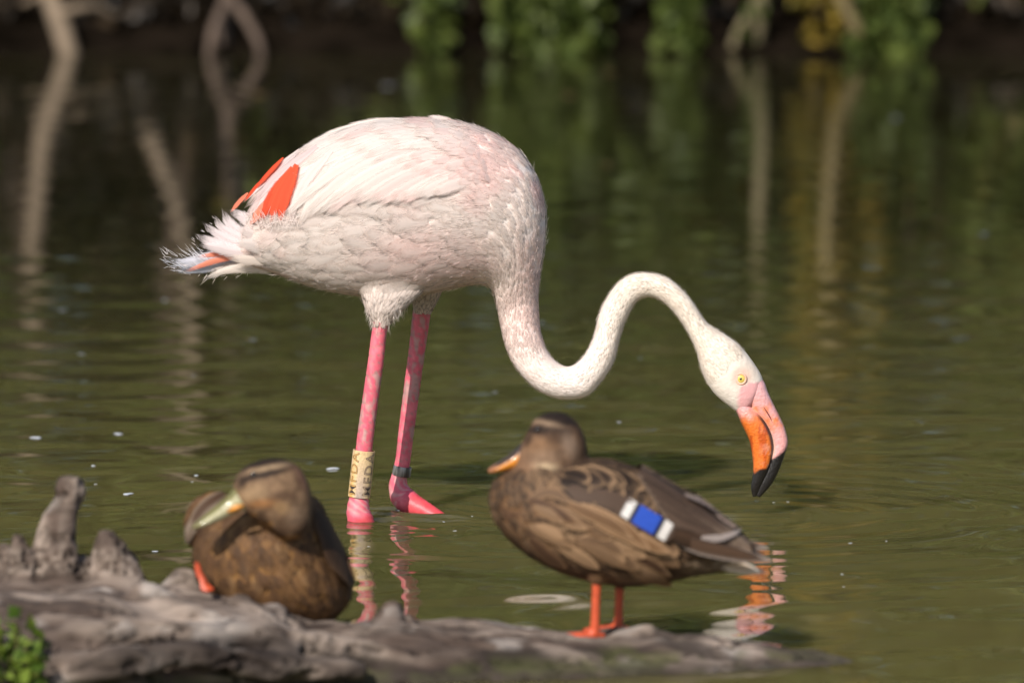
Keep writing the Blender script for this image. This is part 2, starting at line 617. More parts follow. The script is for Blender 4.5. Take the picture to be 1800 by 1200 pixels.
def shrub(name, label, cat, base, crown_c, crown_r, nleaf, size, colA, colB, stems, stem_col, group, seed, clumps=26, yellow=None):
    rng = np.random.default_rng(seed)
    t = thing(name, label, cat, base, group)
    if stems:
        V, F, C = stem_arrays(stems, stem_col, rng)
        add('trunk', mesh_from('trunk', V - np.array(base), F, C), M_BARK, t, loc=base)
    # leaf clumps spread through the crown's volume
    cc = rng.normal(size=(clumps, 3))
    cc /= np.linalg.norm(cc, axis=1, keepdims=True)
    cc *= (rng.uniform(0.25, 1.0, clumps) ** 0.6)[:, None]
    cc = np.array(crown_c) + cc * np.array(crown_r)
    w = rng.integers(0, clumps, nleaf)
    rad = np.array(crown_r) * rng.uniform(0.16, 0.36, clumps)[:, None]
    p = cc[w] + rng.normal(size=(nleaf, 3)) * rad[w] * 0.62
    low = BYZ(p[:, 1]) + 0.02
    p[:, 2] = np.where(p[:, 2] < low, low + rng.uniform(0, 0.25, nleaf), p[:, 2])
    tone = np.clip(rng.normal(0.5, 0.22, nleaf) + (rng.uniform(-0.3, 0.3, clumps))[w], 0, 1)
    C = mix(np.tile(colA, (nleaf, 1)), colB, tone)
    if yellow is not None:
        yy = rng.uniform(0, 1, nleaf) < yellow[0]
        C[yy] = np.array(yellow[1]) * rng.uniform(0.7, 1.2, (yy.sum(), 1))
    V, F, C = leaves(p, size, C, rng)
    add('crown', mesh_from('crown', V - np.array(base), F, C, smooth=False), M_LEAF, t, loc=base)
    return t

def BYZ(y):
    return np.interp(np.asarray(y) - SHORE, [-5, 0, 0.15, 0.6, 1.5, 3, 30], [0.02, 0.0, 0.07, 0.22, 0.45, 0.8, 2.2])

# pixel column on the bank, height above water -> point
def BK(px, h, dy=0.0):
    Y = SHORE + dy
    p = P(px, 100.0, Y)
    return np.array([p[0], Y, h])

PALE = (0.185, 0.140, 0.098)
DULL = (0.10, 0.072, 0.055)
def stem_thing(name, label, cat, paths, col, group=None):
    base = paths[0][0][0]
    t = thing(name, label, cat, base, group)
    V, F, C = stem_arrays(paths, col, np.random.default_rng(3), N=9)
    add('trunk', mesh_from('trunk', V - np.array(base), F, C), M_BARK, t, loc=base)
    return t

stem_thing('leaning_trunk', 'pale bare leaning trunk with a side branch at the dark end of the far bank', 'trunk', [
    ([BK(140, -0.1, .0), BK(128, 0.02, .0), BK(96, 0.10, .05), BK(78, 0.20, .1), BK(66, 0.38, .15), BK(52, 0.62, .45), BK(60, 1.1, 1.0), BK(45, 2.2, 1.2)], .032, .012),
    ([BK(98, 0.10, .05), BK(140, 0.13, .0), BK(178, 0.125, .05), BK(205, 0.10, .1), BK(240, 0.11, .3)], .015, .008),
    ([BK(84, 0.17, .1), BK(40, 0.13, .2), BK(5, 0.12, .3), BK(-30, .16, .4)], .012, .007)], PALE)
stem_thing('forked_trunk', 'dull brown forked stem rising from the water under the dark undergrowth', 'trunk', [
    ([BK(392, -0.1, .1), BK(394, 0.0, .1), BK(400, 0.22, .15), BK(404, 0.5, .5), BK(398, 1.1, 1.0), BK(380, 2.0, 1.1)], .020, .010),
    ([BK(400, 0.16, .13), BK(435, 0.09, .05), BK(455, 0.03, .0), BK(462, -.05, .0)], .016, .012),
    ([BK(398, 0.14, .13), BK(375, 0.06, .0), BK(366, -.04, 0)], .016, .012)], DULL)
stem_thing('drooping_branch', 'short pale branch hanging over the water beside the forked stem', 'branch', [
    ([BK(330, 1.5, .5), BK(335, 0.9, .2), BK(322, 0.5, .0), BK(300, 0.36, -.1), BK(270, 0.24, -.2), BK(255, 0.19, -.25)], .012, .022)], PALE)
stem_thing('forked_trunk', 'pale upright stem with a low fork below the yellowing leaves', 'trunk', [
    ([BK(1330, -0.1, .1), BK(1330, 0.0, .1), BK(1340, 0.12, .05), BK(1340, 0.3, .0), BK(1332, 0.5, .2), BK(1350, 1.0, .8), BK(1335, 2.1, 1.0)], .018, .010),
    ([BK(1338, 0.16, .05), BK(1295, 0.05, .05), BK(1278, -0.05, .05)], .014, .011)], (0.15, 0.125, 0.072))
stem_thing('leaning_trunk', 'pale leaning stem wrapped in yellowing leaves', 'trunk', [
    ([BK(1535, -0.08, .0), BK(1525, 0.03, .0), BK(1496, 0.09, -.05), BK(1472, 0.16, -.1), BK(1464, 0.30, -.1), BK(1452, 0.46, -.1), BK(1462, 0.9, .3), BK(1430, 1.9, .8)], .019, .010)], (0.20, 0.155, 0.075))

GA, GB = (0.045, 0.070, 0.014), (0.135, 0.165, 0.036)
# shrubs along the water's edge
SH = [  # px, centre height, depth offset, radii, bottom clear?, leaves
    (-260, 1.7, 0.7, (0.75, 0.5, 1.1), 2600), (20, 1.65, 0.7, (0.60, 0.5, 0.95), 2500), (330, 1.75, 0.75, (0.60, 0.5, 0.98), 2500),
    (600, 1.25, 0.55, (0.45, 0.45, 1.05), 2500), (830, 1.05, 0.5, (0.46, 0.42, 1.0), 2700), (1080, 1.0, 0.4, (0.45, 0.42, 1.0), 2700),
    (1280, 1.15, 0.6, (0.42, 0.42, 1.0), 2300), (1620, 1.0, 0.45, (0.50, 0.42, 1.0), 2700), (1880, 0.9, 0.35, (0.5, 0.42, 0.95), 2600),
    (2300, 1.1, 0.5, (0.8, 0.5, 1.1), 2600), (-760, 1.3, 0.6, (0.9, 0.5, 1.2), 2600)]
SHL = ['leafy shrub overhanging the bank where the pale leaning trunk stands', 'leafy shrub arching over the pale leaning trunk', 'leafy shrub arching above the dull forked stem', 'narrow leafy shrub between the dark undergrowth and the green bank',
       'green shrub reaching down to the water behind the flamingo', 'green shrub reaching the water beyond the arch of the flamingo neck', 'green shrub behind the pale stem with a low fork', 'green shrub right beside the yellowing shrub',
       'low bright green shrub past the yellowing shrub', 'wide green shrub at the sunny end of the far bank', 'wide green shrub at the shady end of the far bank']
for i, (px, hc, dy, rr, nl) in enumerate(SH):
    b0 = BK(px, 0, dy + .15)
    b0[2] = float(BYZ(b0[1])) - 0.03
    c0 = BK(px, hc, dy)
    st = [([b0, (b0 + c0) / 2 + np.array([.1 * math.sin(i * 2 + k), .05, 0]), c0 + np.array([.35 * math.sin(i * 3 + 2.1 * k) * rr[0], 0, rr[2] * 0.5])], .016, .006) for k in range(3)]
    warm = 0.12 if px > 1150 else 0.05
    shrub('leafy_shrub', SHL[i], 'shrub', b0, c0, rr, nl, 0.055, GA, GB, st, DULL, 'shrubs along the far bank', 40 + i, yellow=(warm, (0.17, 0.13, 0.03)))
b0 = BK(1478, 0, .25); b0[2] = float(BYZ(b0[1])) - .03
shrub('yellowing_shrub', 'slender shrub with yellow and olive leaves on the far bank', 'shrub', b0, BK(1475, 0.95, .0), (0.13, 0.16, 0.9), 1000, 0.042, (0.10, 0.10, 0.02), (0.32, 0.21, 0.03),
      [([b0, BK(1480, 0.8, .1), BK(1465, 1.8, .1)], .010, .004)], DULL, None, 77, clumps=20)
# taller trees close behind, closing the sky off above the shrubs
TR = [(-900, 3.6, 3.0, 1.5), (-350, 3.9, 2.4, 1.3), (180, 3.7, 2.6, 1.3), (700, 4.0, 2.8, 1.3), (1200, 3.8, 2.5, 1.3), (1750, 4.1, 2.7, 1.3), (2300, 3.7, 2.5, 1.4), (2900, 3.9, 3.0, 1.6)]
TRL = ['tall leafy tree furthest along the shady bank', 'tall leafy tree behind the shady shrubs', 'tall leafy tree behind the pale leaning trunk', 'tall leafy tree behind the narrow shrub', 'tall leafy tree behind the pale forked stem', 'tall leafy tree behind the low bright shrub', 'tall leafy tree behind the wide sunny shrub', 'tall leafy tree furthest along the sunny bank']
for i, (px, hc, dy, rx) in enumerate(TR):
    b0 = BK(px, 0, dy)
    b0[2] = float(BYZ(b0[1])) - 0.03
    c0 = BK(px, hc, dy - .3)
    st = [([b0, (b0 + c0) / 2 + np.array([.15 * math.sin(i), 0, 0]), c0 + np.array([0, 0, 1.2])], .10, .03)] + \
         [([(b0 + c0) / 2 + np.array([.1 * math.sin(i), 0, 0]), c0 + np.array([k * .5, 0, 0]), c0 + np.array([k * .9, -.2, .8])], .045, .012) for k in (-1, 1)]
    shrub('leafy_tree', TRL[i], 'tree', b0, c0, (rx, 0.9, 2.9), 5200, 0.11, GA, (0.10, 0.13, 0.03), st, DULL, 'trees behind the far bank', 90 + i, clumps=46, yellow=(0.05, (0.15, 0.12, 0.03)))
# brown leaf litter twigs along the shoreline; undergrowth shade put into their dark colours
rng = np.random.default_rng(5)
n = 9000
px_ = rng.uniform(-900, 2700, n)
dyy = rng.uniform(0.15, 1.6, n)
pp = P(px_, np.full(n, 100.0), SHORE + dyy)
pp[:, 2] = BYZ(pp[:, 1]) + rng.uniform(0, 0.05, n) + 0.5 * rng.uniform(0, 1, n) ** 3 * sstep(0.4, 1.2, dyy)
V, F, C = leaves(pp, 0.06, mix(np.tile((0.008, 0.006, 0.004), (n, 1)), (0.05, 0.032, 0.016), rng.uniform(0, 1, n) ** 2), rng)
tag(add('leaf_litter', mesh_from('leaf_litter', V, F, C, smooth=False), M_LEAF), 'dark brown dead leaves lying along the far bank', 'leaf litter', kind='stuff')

# the thicket behind: one mass of foliage that shuts out the sky
n = 26000
pp = np.stack([rng.uniform(-9, 9, n), SHORE + rng.uniform(1.5, 4.2, n), rng.uniform(0.3, 7.0, n)], -1)
pp[:, 2] = np.maximum(pp[:, 2], BYZ(pp[:, 1]) + 0.05)
tone = np.clip(fbm(pp * 1.3, 3, 31) * 1.6 - 0.35 + rng.normal(0, .15, n), 0, 1)
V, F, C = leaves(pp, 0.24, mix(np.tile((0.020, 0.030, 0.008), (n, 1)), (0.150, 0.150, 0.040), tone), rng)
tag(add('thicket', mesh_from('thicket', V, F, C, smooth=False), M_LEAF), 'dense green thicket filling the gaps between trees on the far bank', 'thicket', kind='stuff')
# low greenery trailing to the water along the sunny stretch
n = 5200
px_ = 560 + 1500 * rng.uniform(0, 1, n)
clump = vnoise(np.stack([px_ / 70, px_ * 0, px_ * 0], -1), 15)
keep = rng.uniform(0, 1, n) < sstep(0.35, 0.65, clump)
px_ = px_[keep]; n = len(px_)
pp = P(px_, np.full(n, 100.0), SHORE + rng.uniform(-0.08, 0.35, n))
pp[:, 2] = np.maximum(BYZ(pp[:, 1]), 0.0) + 0.01 + 0.30 * rng.uniform(0, 1, n) ** 1.5
V, F, C = leaves(pp, 0.05, mix(np.tile(GA, (n, 1)), (0.12, 0.15, 0.03), np.clip(rng.normal(.5, .25, n), 0, 1)), rng)
tag(add('ground_cover', mesh_from('ground_cover', V, F, C, smooth=False), M_LEAF), 'low green leaves trailing along the sunny stretch of far shoreline', 'ground cover', kind='stuff')

# ------------------------------------------------------------------ flamingo
YF = 10.06
MM = YF / F_PX                               # metres per photo pixel at the bird
flam = thing('flamingo', 'white and pink flamingo wading with its neck bent down and bill just above the water', 'flamingo', (float(P(690, 905, YF)[0]), YF, 0.0))

BODY = [(428, 408, 424, 448, 16), (440, 378, 436, 458, 30), (455, 348, 455, 467, 45), (490, 303, 495, 482, 70), (535, 263, 545, 500, 92), (590, 234, 600, 513, 110), (650, 217, 655, 519, 121), (710, 211, 705, 519, 127),
        (770, 211, 755, 513, 128), (825, 220, 800, 504, 124), (878, 242, 829, 499, 116), (922, 277, 847, 499, 104), (947, 322, 856, 502, 92), (959, 377, 862, 507, 78), (957, 430, 867, 515, 64), (949, 480, 871, 529, 51),
        (946, 518, 875, 545, 41), (947, 553, 880, 573, 36), (950, 581, 887, 603, 34), (959, 609, 900, 636, 33), (971, 628, 919, 663, 33), (985, 640, 946, 687, 33), (1001, 644, 986, 702, 33),
        (1015, 636, 1032, 697, 33), (1027, 623, 1061, 667, 31), (1038, 602, 1079, 639, 30), (1046, 579, 1090, 597, 27), (1052, 551, 1100, 566, 26), (1064, 525, 1111, 545, 25), (1084, 497, 1120, 531, 24),
        (1108, 481, 1132, 524, 23), (1140, 478, 1145, 523, 22), (1174, 487, 1159, 529, 22), (1197, 505, 1173, 539, 22), (1216, 526, 1190, 558, 22), (1231, 549, 1206, 582, 22), (1243, 566, 1217, 603, 24),
        (1256, 575, 1226, 626, 27), (1271, 584, 1229, 642, 30), (1293, 599, 1234, 657, 34), (1311, 617, 1243, 676, 36), (1327, 638, 1258, 696, 35), (1339, 657, 1282, 716, 31), (1343, 668, 1298, 727, 27), (1344, 678, 1310, 730, 20)]
GB_M, GB_N = 420, 72
G_BODY = loft_grid(BODY, YF, GB_M, GB_N, n=2.15)
mids = np.array([((a + c) / 2, (b_ + d) / 2) for a, b_, c, d, e in BODY])
_cl = np.concatenate([[0], np.cumsum(np.sqrt((np.diff(mids, axis=0) ** 2).sum(1)))])
S_OF = lambda k: _cl[k] / _cl[-1]            # loft parameter 0..1 of a listed section

TH_N = [(650, 440, 770, 430, 8), (640, 465, 772, 460, 16), (634, 488, 766, 486, 25), (634, 508, 748, 508, 32), (639, 527, 727, 527, 32), (645, 545, 708, 545, 28), (652, 560, 692, 562, 20), (657, 574, 681, 575, 13)]
TH_F = [(700, 455, 790, 455, 60), (712, 490, 782, 490, 45), (722, 515, 774, 515, 32), (727, 535, 764, 535, 20), (730, 550, 756, 551, 12)]
G_THN = loft_grid(TH_N, YF - 0.034, 60, 40, n=2.0, yoff=[.006, .003, 0, -.004, -.010, -.016, -.019, -.021])
G_THF = loft_grid(TH_F, YF + 0.050, 40, 40, n=2.0)
V, F = fuse([grid_mesh_arrays(G_BODY), grid_mesh_arrays(G_THN), grid_mesh_arrays(G_THF)], 0.0042, 14)
def relax(V, F, msk, it):
    E = np.asarray([(f[k], f[(k + 1) % len(f)]) for f in F for k in range(len(f))])
    deg = np.bincount(E[:, 0], minlength=len(V)) + np.bincount(E[:, 1], minlength=len(V))
    for _ in range(it):
        a_ = np.zeros_like(V)
        np.add.at(a_, E[:, 0], V[E[:, 1]])
        np.add.at(a_, E[:, 1], V[E[:, 0]])
        V = V + (a_ / deg[:, None] - V) * msk[:, None] * .6
    return V
xq, yq = pix(V)
V = relax(V, F, np.exp(-((xq - 705) / 85) ** 4 - ((yq - 500) / 34) ** 4), 45)
V -= vnormals(V, F) * 0.0006

CREAM = np.array((0.815, 0.728, 0.675))
PINKW = np.array((0.830, 0.610, 0.570))
WARMW = np.array((0.690, 0.605, 0.495))
def plum_col(p):
    x, y = pix(p)
    c = np.tile(CREAM, (len(x), 1))
    n1 = fbm(np.asarray(p) * 22, 3, 61)
    n2 = fbm(np.asarray(p) * 60, 3, 63)
    # rosy flush over shoulder, back and belly
    f = 0.75 * sstep(.50, .68, n1) * sstep(600, 700, x) * sstep(420, 330, y)
    f = np.maximum(f, 0.8 * np.exp(-((x - 840) / 70) ** 2 - ((y - 290) / 60) ** 2) * (0.4 + n2))
    f = np.maximum(f, 0.9 * np.exp(-((x - 760) / 120) ** 2 - ((y - 455) / 55) ** 2) * (0.2 + n1))
    f = np.maximum(f, 0.5 * sstep(.5, .7, n2) * sstep(560, 460, x))
    f = np.maximum(f, 0.55 * np.exp(-((x - 930) / 60) ** 2 - ((y - 560) / 80) ** 2))
    f = np.maximum(f, 0.5 * np.exp(-((x - 935) / 40) ** 2 - ((y - 480) / 80) ** 2))
    c = mix(c, PINKW, np.clip(f, 0, 1))
    w = sstep(1000, 1120, x)
    c = mix(c, WARMW, w * (0.55 + 0.5 * (n1 - .5)))
    return c * (0.93 + 0.14 * n2)[:, None]

C = plum_col(V)
x, y = pix(V)
# pink bare skin round the eye and at the bill base
PINK = np.array((0.78, 0.40, 0.40))
d_eye = np.sqrt(((x - 1302) / 15) ** 2 + ((y - 662) / 14) ** 2)
C = mix(C, (0.72, 0.42, 0.34), 0.75 * sstep(1.5, 0.7, d_eye))
C = mix(C, (0.62, 0.46, 0.36), 0.5 * np.exp(-((x - 1318) / 14) ** 2 - ((y - 655) / 18) ** 2))
bound = np.interp(y, [655, 672, 674, 680, 695, 708, 732, 745], [1349, 1346, 1316, 1302, 1298, 1297, 1300, 1306])
C = mix(C, PINK, sstep(-2.5, 2.5, x - bound) * sstep(664, 672, y))
add('body', mesh_from('body', V, F, C), M_SKIN, flam)
BVH = BVHTree.FromPolygons([Vector(v) for v in V], F)

# ---- feathers laid on the loft
def grid_frame(g):
    ds = np.gradient(g, axis=0)
    dt = (np.roll(g, -1, 1) - np.roll(g, 1, 1)) / 2
    n = np.cross(dt, ds)
    n /= np.linalg.norm(n, axis=-1, keepdims=True) + 1e-12
    c = g.mean(1, keepdims=True)
    if ((g - c) * n).sum(-1).mean() < 0:
        n = -n
    return np.linalg.norm(ds, axis=-1), np.linalg.norm(dt, axis=-1), n

def samp(a, i, j):
    M, N = a.shape[:2]
    i = np.clip(i, 0, M - 1.001)
    i0 = np.floor(i).astype(int)
    fi = i - i0
    j0 = np.floor(j).astype(int)
    fj = j - j0
    j1 = (j0 + 1) % N
    j0 = j0 % N
    if a.ndim == 3:
        fi, fj = fi[..., None], fj[..., None]
    return (a[i0, j0] * (1 - fi) * (1 - fj) + a[i0 + 1, j0] * fi * (1 - fj) + a[i0, j1] * (1 - fi) * fj + a[i0 + 1, j1] * fi * fj)

def feathers_on(g, i, j, L, W, colfn, rng, nu=5, nv=5, lift0=0.0008, tilt=0.10, angle=0.0, sign=-1, tipround=0.55, jag=0.10, curl=0.0, colmod=None):
    """feathers rooted at loft indices (i, j), pointing to sign * loft direction. L, W metres."""
    ds, dt, nr = grid_frame(g)
    n = len(i)
    L = np.broadcast_to(L, n); W = np.broadcast_to(W, n)
    ang = np.broadcast_to(angle, n) + rng.normal(0, 0.10, n)
    u = np.linspace(0, 1, nu)[None, :, None]
    v = np.linspace(-1, 1, nv)[None, None, :]
    wprof = np.sin(np.pi * np.clip(u * 0.86 + 0.14, 0, 1)) ** tipround
    wprof = wprof * (0.55 + 0.45 * sstep(0, .4, u))
    jit = 1 + jag * rng.normal(0, 1, (n, nu, nv)) * (u > 0.3)
    uu = u * (1 - 0.18 * np.abs(v) ** 2 * u) * (1 + jag * 0.5 * rng.normal(0, 1, (n, nu, nv)) * (u > 0.85))
    a = uu * L[:, None, None]
    bb = v * wprof * W[:, None, None] * jit
    ca, sa = np.cos(ang)[:, None, None], np.sin(ang)[:, None, None]
    al, ac = a * ca - bb * sa, a * sa + bb * ca
    dsi = np.maximum(samp(ds, i, j), 2e-4)[:, None, None]
    dti = np.maximum(samp(dt, i, j), 2e-4)[:, None, None]
    ii = i[:, None, None] + sign * al / dsi
    jj = j[:, None, None] + ac / dti
    p = samp(g, ii, jj)
    nn = samp(nr, ii, jj)
    nn /= np.linalg.norm(nn, axis=-1, keepdims=True) + 1e-9
    h = lift0 + tilt * a * (1 - 0.25 * np.abs(v)) + curl * L[:, None, None] * u ** 3 - 0.05 * np.abs(bb) + rng.uniform(0, 0.0008, n)[:, None, None]
    p = p + nn * h[..., None]
    V = p.reshape(-1, 3)
    base = colfn(p[:, nu // 2, nv // 2])
    br = rng.normal(1, 0.025, n)
    C = (base * br[:, None])[:, None, None, :] * np.ones((n, nu, nv, 1))
    if colmod is not None:
        C = colmod(C, np.broadcast_to(u, (n, nu, nv)), np.broadcast_to(v, (n, nu, nv)), rng)
    UV = np.stack([np.broadcast_to(v, (n, nu, nv)) + 0.0 * p[..., 0], np.broadcast_to(u, (n, nu, nv)) + 0.0 * p[..., 0]], -1).reshape(-1, 2)
    k = np.arange(n)[:, None] * (nu * nv)
    f0 = grid_faces(nu, nv, wrap=False)
    Fq = (k[:, :, None] + f0[None]).reshape(-1, 4)
    C = np.concatenate([C, np.broadcast_to(rng.uniform(0, 1, n)[:, None, None, None], (n, nu, nv, 1))], -1)
    return V, Fq, C.reshape(-1, 4), UV

def cat_arrays(parts):
    Vs, Fs, Cs, Us, k = [], [], [], [], 0
    for V, F, C, U in parts:
        Vs.append(V); Fs.append(F + k); Cs.append(C); Us.append(U)
        k += len(V)
    return np.concatenate(Vs), np.concatenate(Fs), np.concatenate(Cs), np.concatenate(Us)

def scatter(g, s0, s1, n, rng, dens=None):
    """area-weighted random loft indices between loft fractions s0..s1"""
    M, N = g.shape[:2]
    ds, dt, nr = grid_frame(g)
    A = (ds * dt).copy()
    i0, i1 = int(s0 * (M - 1)), int(s1 * (M - 1))
    msk = np.zeros((M, N)); msk[i0:i1 + 1] = 1
    A = A * msk
    if dens is not None:
        A = A * dens(g)
    q = rng.choice(M * N, n, p=(A / A.sum()).ravel())
    return q // N + rng.uniform(-.5, .5, n), q % N + rng.uniform(-.5, .5, n)

rng = np.random.default_rng(21)
parts = []
# size of the body feathers shrinks from the rump to the breast and neck
i, j = scatter(G_BODY, 0.01, S_OF(16), 3300, rng)
fr = i / (GB_M - 1)
Ls = np.interp(fr, [0, S_OF(2), S_OF(5), S_OF(9), S_OF(12), S_OF(16)], [.040, .048, .042, .030, .018, .011]) * rng.uniform(.75, 1.2, len(i))
order = np.argsort(fr)
def soft(C, u, v, rng):                       # slightly darker, thinner margins
    return C * (1 - 0.05 * np.abs(v[..., None]) ** 3 * (u[..., None] > .5)) 
parts.append(feathers_on(G_BODY, i, j, Ls, Ls * .36, plum_col, rng, nu=6, nv=5, tilt=0.035, jag=.10, colmod=soft))
# neck: very short dense plumes
i, j = scatter(G_BODY, S_OF(15), S_OF(19), 900, rng)
fr = i / (GB_M - 1)
Ls = np.interp(fr, [S_OF(15), S_OF(20), S_OF(34), S_OF(41)], [.011, .009, .007, .005]) * rng.uniform(.7, 1.2, len(i))
xx, yy = pix(samp(G_BODY, i, j))
keep = (((xx - 1302) / 15) ** 2 + ((yy - 662) / 15) ** 2 > 1.2) & ((xx - 1292 < 0) | (yy < 640) | ((yy < 664) & (xx > 1318)))
i, j, Ls = i[keep], j[keep], Ls[keep]
parts.append(feathers_on(G_BODY, i, j, Ls, Ls * .30, plum_col, rng, nu=3, nv=5, lift0=0.0001, tilt=0.016, jag=.08))
# trousers
for g, nn_ in ((G_THN, 420), (G_THF, 260)):
    i, j = scatter(g, 0.50, 0.985, nn_, rng)
    Ls = np.interp(i / (g.shape[0] - 1), [.4, 1], [.024, .011]) * rng.uniform(.7, 1.2, len(i))
    parts.append(feathers_on(g, i, j, Ls, Ls * .3, lambda p: np.tile((.74, .64, .58), (len(p), 1)), rng, nu=5, nv=4, tilt=0.05, jag=.16, sign=1))
# loose down on flank and vent: longer, curling, frayed
def region(x0, y0, x1, y1):
    def f(g):
        x, y = pix(g.reshape(-1, 3))
        near = (g[..., 1] < YF + 0.01).ravel()
        return (((x > x0) & (x < x1) & (y > y0) & (y < y1)).astype(float)).reshape(g.shape[:2]) + 1e-9
    return f
for reg, cnt, L0, tl in (((445, 392, 600, 480), 60, .060, .06), ((540, 362, 760, 420), 40, .056, .05), ((560, 420, 800, 505), 60, .048, .04), ((700, 345, 830, 385), 14, .040, .05)):
    i, j = scatter(G_BODY, 0.0, S_OF(11), cnt, rng, region(*reg))
    Ls = L0 * rng.uniform(.7, 1.2, len(i))
    parts.append(feathers_on(G_BODY, i, j, Ls, Ls * .34, plum_col, rng, nu=9, nv=7, lift0=.0015, tilt=tl, jag=.06, curl=.05, angle=rng.normal(0, .2, len(i))))
V, F, C, U = cat_arrays(parts)
o = add('plumage', mesh_from('plumage', V, F, C, U), M_DOWN, flam)
tag(o, 'short overlapping white and rosy body feathers', kind='stuff')

# fine loose barbs that break up the outline
def barbs(roots, dirs, L, w, cols, nrm=None):
    n = len(roots)
    d = dirs / (np.linalg.norm(dirs, axis=1, keepdims=True) + 1e-9)
    s = np.cross(d, (np.tile([0.0, 1.0, 0.0], (n, 1)) if nrm is None else nrm) + (0.3 if nrm is None else 0.08) * RNG.normal(size=(n, 3)))
    s /= np.linalg.norm(s, axis=1, keepdims=True) + 1e-9
    bend = RNG.normal(size=(n, 3)) * 0.18
    L = np.asarray(L)[:, None]
    p0, p1, p2 = roots, roots + d * L * .55 + bend * L * .2, roots + d * L + bend * L
    V = np.stack([p0 - s * w, p0 + s * w, p1 + s * w * .7, p1 - s * w * .7, p2 + s * w * .15, p2 - s * w * .15], 1)
    k = np.arange(n)[:, None, None] * 6
    F = (k + np.array([[0, 1, 2, 3], [3, 2, 4, 5]])[None]).reshape(-1, 4)
    return V.reshape(-1, 3), F, np.concatenate([np.repeat(cols, 6, 0), np.ones((n * 6, 1))], 1), np.tile([0.0, 0.0], (n * 6, 1))
bp_ = []
ds, dt, nr = grid_frame(G_BODY)
i, j = scatter(G_BODY, 0.0, S_OF(16), 15000, rng)          # strands lying along the plumage
p = samp(G_BODY, i, j); nn = samp(nr, i, j)
tg = samp(G_BODY, i - 1.5, j) - p
tg /= np.linalg.norm(tg, axis=1, keepdims=True) + 1e-9
lay = np.interp(i / (GB_M - 1), [0, S_OF(8), S_OF(12), S_OF(16)], [.022, .015, .008, .005])
bp_.append(barbs(p + nn * .0022, tg + nn * .015 + RNG.normal(size=p.shape) * .08, lay * RNG.uniform(.5, 1.2, len(p)), .00032, plum_col(p) * RNG.uniform(.97, 1.04, (len(p), 1)), nn))
i, j = scatter(G_BODY, S_OF(15), S_OF(40), 14000, rng)
p = samp(G_BODY, i, j); nn = samp(nr, i, j)
tg = samp(G_BODY, i - 1.5, j) - p
tg /= np.linalg.norm(tg, axis=1, keepdims=True) + 1e-9
xx, yy = pix(p)
keep = (xx < 1284) | (yy < 636)
bp_.append(barbs((p + nn * .0004)[keep], (tg + nn * .02 + RNG.normal(size=p.shape) * .15)[keep], RNG.uniform(.003, .007, keep.sum()), .00028, (plum_col(p) * RNG.uniform(.97, 1.03, (len(p), 1)))[keep], nn[keep]))
i, j = scatter(G_BODY, 0.0, S_OF(15), 700, rng)
p = samp(G_BODY, i, j); nn = samp(nr, i, j)
tg = samp(G_BODY, i - 1.5, j) - samp(G_BODY, i, j)
tg /= np.linalg.norm(tg, axis=1, keepdims=True) + 1e-9
bp_.append(barbs(p + nn * .003, tg + nn * .22 + RNG.normal(size=p.shape) * .12, RNG.uniform(.005, .012, len(p)), .00020, plum_col(p)))
i, j = scatter(G_THN, .75, .99, 220, rng)
ds2, dt2, nr2 = grid_frame(G_THN)
p = samp(G_THN, i, j)
bp_.append(barbs(p, np.tile([-.1, 0, -1.0], (len(p), 1)) + .35 * samp(nr2, i, j), RNG.uniform(.005, .012, len(p)), .00025, np.tile((.74, .66, .6), (len(p), 1))))
V, F, C, U = cat_arrays(bp_)
tag(add('down_barbs', mesh_from('down_barbs', V, F, C, U), M_STRAND, flam), kind='stuff')

# ---- wing and tail feathers: each laid along a curve drawn on the body
def cast(x, y, fallbackY):
    d = Vector(ray(x, y)).normalized()
    h = BVH.ray_cast(Vector(_c), d)
    if h[0] is not None:
        nrm = h[1]
        if nrm.dot(d) > 0:
            nrm = -nrm
        return np.array(h[0]), np.array(nrm)
    q = Vector(P(x, y, fallbackY))
    h = BVH.find_nearest(q)
    return np.array(q), np.array(h[1])

